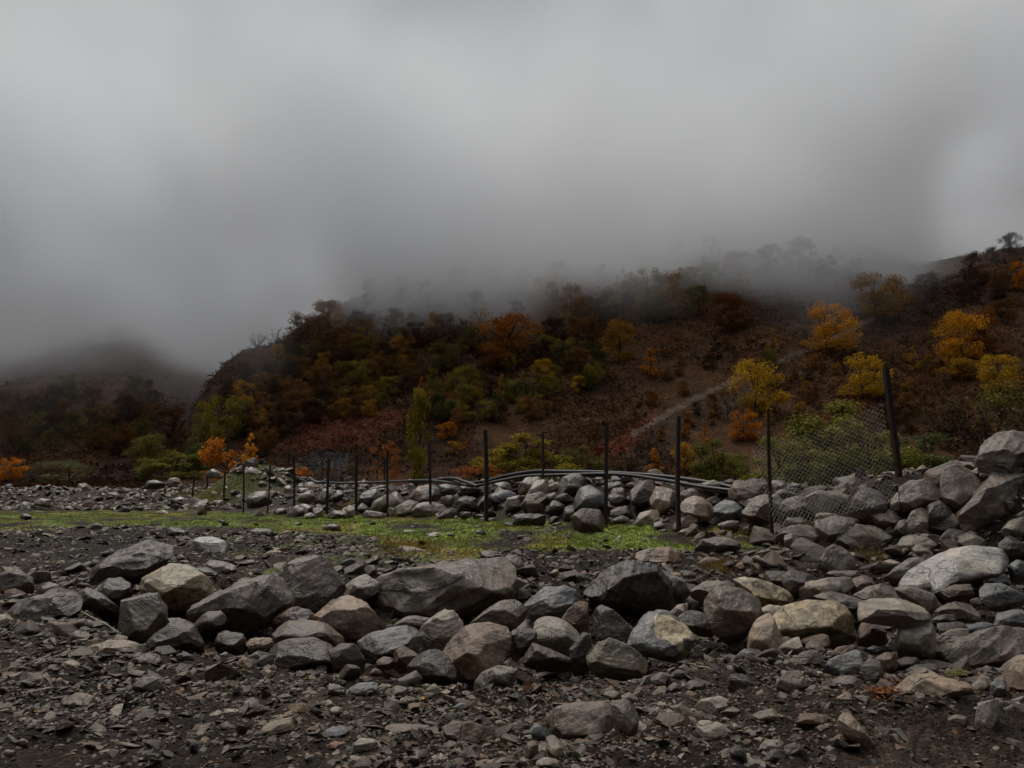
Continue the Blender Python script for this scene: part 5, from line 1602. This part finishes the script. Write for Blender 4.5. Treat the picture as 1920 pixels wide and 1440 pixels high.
TC = {'or': (.52, .18, .022), 'oy': (.62, .28, .022), 'ye': (.54, .31, .026), 'gd': (.42, .21, .026), 'rs': (.26, .085, .022), 'br': (.215, .10, .032), 'ol': (.17, .14, .036), 'yo': (.27, .205, .03),
      'gr': (.165, .155, .032), 'dg': (.07, .078, .026), 'tn': (.30, .20, .10), 'db': (.095, .056, .030), 'dr': (.16, .055, .022)}
TW = {'or': 'orange', 'oy': 'golden-orange', 'ye': 'yellow', 'gd': 'dull gold', 'rs': 'rust red', 'br': 'brown', 'ol': 'olive', 'yo': 'yellow-olive', 'gr': 'green', 'dg': 'dark green', 'tn': 'pale tan', 'db': 'dark brown', 'dr': 'dark red'}
TREES = [  # px, base row, width, height, kind, colour, surface(h/f/distance), landmark, label
    (1550, 663, 96, 98, 'round', 'oy', 'h', 'golden-orange round tree', 'brightest round golden-orange tree, alone on the right slope'),
    (1642, 597, 98, 88, 'round', 'gd', 'h', 'dull gold tree under the cloud', 'broad dull gold tree just under the cloud on the right slope'),
    (1806, 680, 88, 98, 'round', 'oy', 'h', 'tall yellow-orange tree', 'tall yellow-orange tree beside a rust red one, far right'),
    (1850, 658, 52, 80, 'round', 'rs', 'h', 'rust red tree', 'rust red tree leaning against the tall yellow-orange tree'),
    (1808, 712, 72, 40, 'round', 'gd', 'h', '', 'low wide gold tree below the tall yellow-orange tree'),
    (1875, 738, 72, 78, 'round', 'ye', 'h', 'yellow tree at the far right', 'yellow tree with thin lower branches, lowest at the far right'),
    (1618, 748, 84, 86, 'round', 'ye', 'h', 'yellow tree by the leaning post', 'yellow tree just left of the top of the leaning post'),
    (1676, 690, 50, 50, 'sparse', 'br', 'h', '', 'thin brown tree just above the tip of the leaning post'),
    (1715, 698, 30, 50, 'cone', 'gd', 'h', '', 'small narrow gold tree right of the tip of the leaning post'),
    (1451, 658, 32, 50, 'cone', 'gd', 'h', 'small gold spire', 'small narrow gold tree standing at the top end of the pale path'),
    (1447, 725, 48, 72, 'round', 'ol', 'h', '', 'olive tree directly below the small gold spire'),
    (1418, 775, 96, 96, 'round', 'ye', 'h', 'leafy yellow-olive tree', 'big yellow-olive tree below the upper end of the pale path'),
    (1396, 826, 60, 58, 'round', 'or', 'h', '', 'orange tree at the foot of the leafy yellow-olive tree'),
    (1365, 790, 40, 66, 'sparse', 'br', 'h', '', 'thin brown tree left of the leafy yellow-olive tree'),
    (1322, 828, 24, 38, 'cone', 'or', 'h', '', 'tiny orange tree between the leafy yellow-olive tree and the third post'),
    (1220, 704, 56, 50, 'cone', 'or', 'h', 'orange tree above the path', 'bright orange tree above the middle of the pale path'),
    (1243, 668, 52, 42, 'sparse', 'rs', 'h', '', 'rusty thin tree just above the orange tree over the path'),
    (1162, 680, 66, 82, 'round', 'gd', 'h', 'brown-gold tree', 'brown-gold tree left of the orange tree above the path'),
    (1370, 622, 88, 74, 'round', 'dr', 'h', 'dark red tree', 'wide dark red tree in the middle of the right slope'),
    (1256, 600, 44, 34, 'round', 'tn', 'h', '', 'small pale tan tree below the misty olive pair'),
    (1216, 580, 70, 80, 'round', 'yo', 'h', 'misty olive tree', 'olive tree half lost in mist, left one of a pair'),
    (1264, 580, 52, 74, 'round', 'gd', 'h', '', 'misty dull gold tree, right one of the pair'),
    (1312, 592, 52, 58, 'round', 'ol', 'h', '', 'olive tree between the misty pair and the dark red tree'),
    (1380, 518, 56, 50, 'round', 'rs', 'h', 'reddish tree in the mist', 'faint reddish tree in the mist below the cloud'),
    (1442, 522, 66, 62, 'round', 'yo', 'h', '', 'faint yellow-olive tree in the mist, right of the reddish one'),
    (1500, 505, 60, 60, 'round', 'db', 'h', '', 'dark tree dissolving in the cloud above the golden-orange round tree'),
    (953, 668, 112, 76, 'round', 'or', 'h', 'broad orange-red tree', 'broad orange-red tree touching the cloud in the middle'),
    (925, 692, 66, 42, 'round', 'rs', 'h', '', 'rust red tree under the left side of the broad orange-red tree'),
    (1018, 717, 46, 44, 'round', 'ye', 'h', 'small yellow tree in the middle', 'small rounded yellow tree right of and below the broad orange-red tree'),
    (980, 733, 28, 42, 'cone', 'yo', 'h', '', 'small narrow yellow-green tree left of the small yellow tree'),
    (1085, 737, 30, 32, 'round', 'ye', 'h', '', 'tiny yellow-green tree right of the small yellow tree'),
    (1066, 672, 72, 42, 'sparse', 'yo', 'h', '', 'wide thin yellow-olive tree right of the broad orange-red tree'),
    (1228, 888, 46, 52, 'cone', 'or', 'h', 'orange tree behind the hoses', 'orange tree rising behind the hoses, left of the third post'),
    (1284, 890, 50, 56, 'round', 'gd', 'h', '', 'dull gold tree behind the hoses, right of the third post'),
    (1912, 545, 30, 60, 'round', 'or', 'h', '', 'orange tree cut by the right edge of the picture'),
    (1880, 606, 54, 46, 'round', 'br', 'h', '', 'brown tree above the rust red tree, far right'),
    (1825, 520, 34, 50, 'round', 'db', 'h', 'dark ridge tree', 'dark tree against the fog on the right ridge'),
    (1895, 473, 38, 36, 'round', 'db', 'h', '', 'dark bushy tree highest on the right ridge'),
    (1862, 492, 30, 30, 'round', 'db', 'h', '', 'small dark tree on the right ridge between two larger ones'),
    (1752, 655, 24, 46, 'sparse', 'ol', 'h', '', 'wispy olive sapling left of the tall yellow-orange tree'),
    (679, 727, 52, 56, 'round', 'yo', 'h', 'yellow-green round tree', 'round yellow-green tree on the left dome of the wooded hill'),
    (690, 758, 36, 36, 'round', 'gd', 'h', '', 'gold tree just below the yellow-green round tree'),
    (728, 745, 42, 40, 'round', 'yo', 'h', '', 'yellow-olive tree right of the yellow-green round tree'),
    (785, 900, 46, 165, 'poplar', 'yo', 'h', 'tall poplar', 'tall narrow green poplar, the only one of its shape'),
    (790, 742, 24, 40, 'cone', 'or', 'h', '', 'small orange treetop above the poplar'),
    (838, 824, 36, 32, 'round', 'or', 'h', 'small orange ball tree', 'small bright orange tree right of the poplar'),
    (874, 841, 18, 18, 'cone', 'or', 'h', '', 'tiny orange sapling right of the small orange ball tree'),
    (851, 852, 32, 24, 'round', 'gd', 'h', '', 'small dull gold bush below the small orange ball tree'),
    (410, 832, 82, 92, 'round', 'yo', 'h', 'big yellow-olive tree on the left', 'big yellow-olive tree at the left foot of the wooded hill'),
    (376, 862, 46, 82, 'round', 'ol', 'h', '', 'olive tree at the left edge of the wooded hill'),
    (428, 906, 118, 98, 'bushy', 'or', 55, 'bright orange tree by the knoll', 'wide low bright orange tree rising behind the knoll'),
    (468, 880, 42, 66, 'cone', 'oy', 55, '', 'pointed golden-orange tree right of the bright orange one, by the knoll'),
    (18, 898, 48, 40, 'round', 'or', 80, 'lone orange tree', 'lone orange tree with a bare trunk at the left edge'),
    (275, 885, 76, 68, 'round', 'ol', 100, 'drooping olive tree', 'drooping olive tree beyond the stone field on the left'),
    (720, 905, 76, 80, 'sparse', 'rs', 45, 'rust red shrub', 'rust red shrub with bare twigs left of the poplar'),
    (616, 612, 66, 50, 'round', 'gd', 'h', 'misty tree on the dome', 'pale gold tree fading into mist on top of the dome'),
    (565, 640, 54, 56, 'round', 'br', 'h', '', 'brown tree left of the misty tree on the dome'),
    (515, 665, 36, 50, 'bare', 'db', 'h', 'bare tree on the skyline', 'nearly bare tree on the left skyline of the dome'),
    (484, 672, 40, 48, 'bare', 'db', 'h', '', 'leftmost bare tree on the skyline of the dome'),
    (430, 726, 44, 48, 'round', 'br', 'h', '', 'brown tree low on the left skyline of the dome'),
    (63, 815, 40, 48, 'round', 'ol', 'f', 'olive tree on the far hill', 'pale olive tree on the far left hill'),
    (132, 825, 34, 50, 'round', 'ol', 'f', '', 'narrow olive tree on the far left hill, right of the pale one'),
    (232, 765, 34, 34, 'round', 'br', 'f', '', 'brown tree at the edge of the fog on the far left hill'),
    (165, 810, 44, 44, 'round', 'ol', 'f', '', 'olive-brown tree in the middle of the far left hill'),
    (325, 822, 56, 60, 'round', 'br', 'f', '', 'brown tree where the far hill meets the dome'),
    (545, 770, 60, 64, 'round', 'br', 'h', '', 'large brown tree in the middle of the dome'),
    (598, 745, 60, 58, 'round', 'br', 'h', '', 'brown-orange tree left of the yellow-green round tree'),
    (480, 860, 44, 48, 'round', 'br', 'h', '', 'dull brown tree right of the knoll trees'),
    (540, 880, 80, 46, 'sparse', 'db', 60, '', 'dark twiggy thicket below the grey scree'),
    (830, 700, 60, 60, 'round', 'ol', 'h', '', 'olive tree left of the rust red one in the middle'),
    (870, 740, 58, 56, 'round', 'yo', 'h', '', 'dull yellow-olive tree above the small orange ball tree'),
    (940, 752, 30, 56, 'cone', 'gd', 'h', '', 'narrow dull gold tree below the broad orange-red tree'),
]
SHRUBS = [
    (1465, 925, 130, 92, 'shrub', 'gr', 34, 'green shrub behind the mesh', 'green willow shrub behind the left part of the chain-link mesh'),
    (1545, 925, 210, 148, 'shrub', 'gr', 38, 'largest green shrub', 'largest and tallest green willow shrub, behind the chain-link mesh'),
    (1635, 925, 150, 128, 'shrub', 'gr', 36, '', 'green willow shrub behind the leaning post'),
    (1740, 925, 200, 102, 'shrub', 'dg', 40, 'dark shrub on the right', 'wide dark green shrub right of the leaning post'),
    (1860, 900, 160, 150, 'bushy', 'db', 60, '', 'dark brown thicket behind the topmost boulder'),
    (1340, 925, 110, 88, 'shrub', 'gr', 44, '', 'green shrub between the third post and the mesh'),
    (985, 905, 150, 78, 'shrub', 'yo', 52, 'yellow-green shrub', 'wide yellow-green shrub behind the hoses in the middle'),
    (1090, 905, 90, 60, 'shrub', 'ol', 56, '', 'olive shrub right of the wide yellow-green shrub'),
    (1180, 905, 80, 50, 'bushy', 'db', 60, '', 'dark brown bush left of the orange tree behind the hoses'),
    (1880, 812, 90, 90, 'bushy', 'ol', 70, '', 'thin olive bush above the topmost boulder'),
    (900, 905, 110, 30, 'bushy', 'rs', 48, '', 'low rusty bush behind the sagging hoses'),
    (640, 905, 90, 34, 'bushy', 'db', 60, '', 'low dark bush behind the posts left of the rust red shrub'),
    (560, 908, 44, 30, 'bushy', 'or', 50, '', 'small orange bush at the left end of the hoses'),
    (330, 900, 110, 46, 'shrub', 'gr', 60, 'green bush left of the knoll', 'green bush just left of and behind the knoll'),
    (390, 885, 80, 50, 'bushy', 'dg', 62, '', 'dark green bush between the green one and the bright orange tree'),
    (130, 902, 80, 30, 'bushy', 'db', 85, '', 'dark bush on the near side of the small green meadow'),
    (60, 902, 60, 30, 'bushy', 'db', 85, '', 'dark bush right of the lone orange tree'),
]
TLAND = [(t[7], t[0], t[1] - t[3] / 2) for t in TREES + SHRUBS if t[7]]
def plant(px, yb, w, h, kind, col, surf, label, cat, name, group, seed):
    r = np.random.default_rng(seed)
    if surf == 'h': d = hit(px, yb, hill_z, 75, 330)
    elif surf == 'f': d = hit(px, yb, both_z, 80, 600)
    else: d = float(surf)
    if d is None: return None
    p = at(px, yb, d); sx = w * d / F; sz = h * d / F
    root = empty(name, p)
    cm, tm = KINDS[kind][r.integers(len(KINDS[kind]))]
    rot = r.uniform(0, 6.28)
    c = TC[col]; sx *= 1.45 if kind == 'poplar' else 1; j = r.uniform(.85, 1.15)
    a, b = ('crown', 'trunk') if kind not in ('shrub', 'bushy') else ('foliage', 'stems')
    for nm, me in ((a, cm), (b, tm)):
        o = add_mesh(nm, me, root); o.scale = (sx * (2.0 if False else 1.0), sx, sz); o.rotation_euler = (0, 0, rot)
        o.color = (c[0] * j, c[1] * j, c[2] * j, 1)
    tag(root, label, cat, group)
    return root

for i, t in enumerate(TREES):
    px, yb, w, h, kd, col, surf, nm, lab = t
    name = {'poplar': 'poplar_tree', 'bare': 'bare_tree', 'cone': 'birch_tree'}.get(kd, 'broadleaf_tree')
    # crown lobes fill about 1.05 of the unit box
    plant(px, yb, w * (1.2 if kd == 'round' else 1.05), h * 1.0, kd, col, surf, lab, 'tree', name, 'autumn trees on the hills', 900 + i)
for i, t in enumerate(SHRUBS):
    px, yb, w, h, kd, col, surf, nm, lab = t
    plant(px, yb, w * 1.25, h * 1.25, kd, col, surf, lab, 'shrub', 'shrub', 'shrubs behind the stone bank', 1100 + i)

def filler():
    """the duller trees of the woods, each at its own spot"""
    r = np.random.default_rng(77)
    zones = [  # polygon, count, colours, size range, surface
        ([(380, 830), (395, 740), (440, 690), (520, 640), (600, 600), (700, 610), (770, 640), (770, 720), (700, 770), (560, 800), (480, 850), (420, 860)], 96, ['br', 'br', 'db', 'ol', 'db', 'gd', 'br'], (30, 52), 'h'),
        ([(790, 790), (780, 680), (850, 630), (920, 650), (1000, 660), (1120, 620), (1130, 720), (1050, 770), (900, 800)], 54, ['ol', 'br', 'db', 'yo', 'dg', 'br'], (26, 46), 'h'),
        ([(1020, 620), (1100, 590), (1200, 540), (1340, 500), (1330, 560), (1160, 610), (1060, 650)], 22, ['ol', 'db', 'br', 'yo'], (34, 56), 'h'),
        ([(1480, 520), (1600, 500), (1780, 520), (1900, 520), (1900, 580), (1700, 560), (1560, 560)], 12, ['db', 'br', 'db'], (24, 44), 'h'),
        ([(1660, 720), (1780, 740), (1900, 760), (1900, 860), (1700, 850), (1650, 780)], 12, ['db', 'db', 'br'], (30, 50), 'h'),
        ([(1240, 640), (1330, 640), (1440, 610), (1490, 660), (1420, 660), (1300, 700), (1260, 700)], 9, ['db', 'br', 'db'], (20, 34), 'h'),
        ([(0, 850), (0, 760), (120, 730), (260, 730), (360, 780), (370, 860), (250, 860), (150, 845)], 44, ['ol', 'br', 'db', 'db', 'br'], (30, 50), 'f'),
        ([(630, 600), (700, 545), (880, 520), (1080, 500), (1300, 450), (1500, 430), (1720, 470), (1780, 505), (1500, 520), (1200, 560), (1000, 610), (800, 640)], 46, ['br', 'db', 'ol', 'br', 'gd'], (30, 52), 'h'),
        ([(1180, 800), (1240, 700), (1400, 730), (1500, 680), (1700, 640), (1780, 700), (1700, 735), (1560, 720), (1480, 790), (1300, 845)], 34, ['br', 'db', 'rs', 'br', 'gd', 'db'], (16, 30), 'h'),
    ]
    k = 0
    for poly, n, cols, (s0, s1), surf in zones:
        P = np.array(poly); got = []; tries = 0
        while len(got) < n and tries < 4000:
            tries += 1
            px, py = r.uniform(P[:, 0].min(), P[:, 0].max()), r.uniform(P[:, 1].min(), P[:, 1].max())
            if not inpoly(np.array([px]), np.array([py]), poly)[0]: continue
            if any((px - a) ** 2 + 1.6 * (py - b) ** 2 < (s0 * .55) ** 2 for a, b in got): continue
            if s1 <= 30 and inpoly(np.array([px]), np.array([py + 4]), [(1140, 850), (1180, 800), (1300, 730), (1440, 665), (1640, 575), (1645, 610), (1440, 700), (1300, 765), (1200, 830)])[0]: continue
            if any(abs(px - t[0]) < t[2] * .45 and t[1] - t[3] < py < t[1] + 6 for t in TREES): continue
            got.append((px, py))
            s = r.uniform(s0, s1); col = cols[r.integers(len(cols))]; kd = 'round' if r.random() < .78 else 'sparse'
            size = 'small' if s < (s0 + s1) / 2 else 'larger'
            noun = 'bush' if s1 <= 30 else ('sapling' if kd == 'sparse' else 'tree')
            head = f"{size} {TW[col]} {'thin' if kd == 'sparse' else 'leafy'} {noun}"
            lab = place_label(head, px, py - s / 2, TLAND)
            plant(px, py + s * .3, s * r.uniform(.85, 1.2), s, kd, col, surf, lab, noun, {'bush': 'bush', 'sapling': 'sapling'}.get(noun, 'broadleaf_tree'), {'bush': 'low bushes on the open slope', 'sapling': 'thin saplings among the woods'}.get(noun, 'duller trees of the woods'), 2000 + k); k += 1
filler()

def undergrowth(name, fn, n, ulo, uhi, ylo, yhi, far, seed, s0):
    """knee-high bracken and scrub over the slope: little tufts"""
    r = np.random.default_rng(seed)
    x, y = sample_ground(n, ylo, yhi, ulo, uhi, r, 0)
    z = fn(x, y)
    if far: k = z > hill_z(x, y) + .3
    else: k = z > 1.0
    x, y, z = x[k], y[k], z[k]
    c = hill_cols(x, y, z, far)
    px, py = topix(x, y, z)
    path = inpoly(px, py, [(1180, 812), (1300, 742), (1440, 678), (1440, 686), (1300, 754), (1185, 822)]) | inpoly(px, py, [(1440, 676), (1560, 626), (1640, 588), (1645, 600), (1565, 640), (1440, 690)]) | inpoly(px, py, [(40, 900), (60, 870), (130, 858), (165, 872), (150, 905)])
    dens = sstep(-.9, .4, fbm(x * .07, y * .04, 0, 5, 3))
    k = ~path & (r.random(len(x)) < dens)
    x, y, z, c = x[k], y[k], z[k], c[k]
    n = len(x); m = 9
    s = (np.exp(r.normal(np.log(s0), .5, n)))[:, None, None]
    C = np.stack([x, y, z], -1)[:, None, :] + r.normal(0, 1, (n, m, 3)) * s * [.9, .9, .35] + [0, 0, .15 * s0]
    C = C.reshape(-1, 3); N_ = len(C)
    t1 = r.normal(size=(N_, 3)); t1 /= np.linalg.norm(t1, axis=1)[:, None]
    t2 = np.cross(t1, r.normal(size=(N_, 3))); t2 /= np.linalg.norm(t2, axis=1)[:, None]
    q = np.repeat(s.reshape(-1), m)[:, None] * .42 * r.uniform(.5, 1.3, (N_, 1))
    v = np.stack([C - t1 * q, C + t2 * q * .6, C + t1 * q, C - t2 * q * .6], 1).reshape(-1, 3)
    cc = np.repeat(c * r.uniform(.5, 1.7, (n, 1)) * (1 + r.normal(0, .1, (n, 3))), m, 0) * r.uniform(.7, 1.4, (N_, 1))
    i = np.arange(N_)[:, None] * 4
    o = add_mesh(name, mesh_np(name, v, i + [0, 1, 2, 3], M_under, np.repeat(np.clip(cc, .004, .8), 4, 0)))
    tag(o, kind='stuff')
undergrowth('undergrowth', hill_z, 95000, 200, 2150, 88, 330, False, 55, .34)
undergrowth('far_undergrowth', far_z, 30000, -250, 560, 110, 430, True, 56, .5)
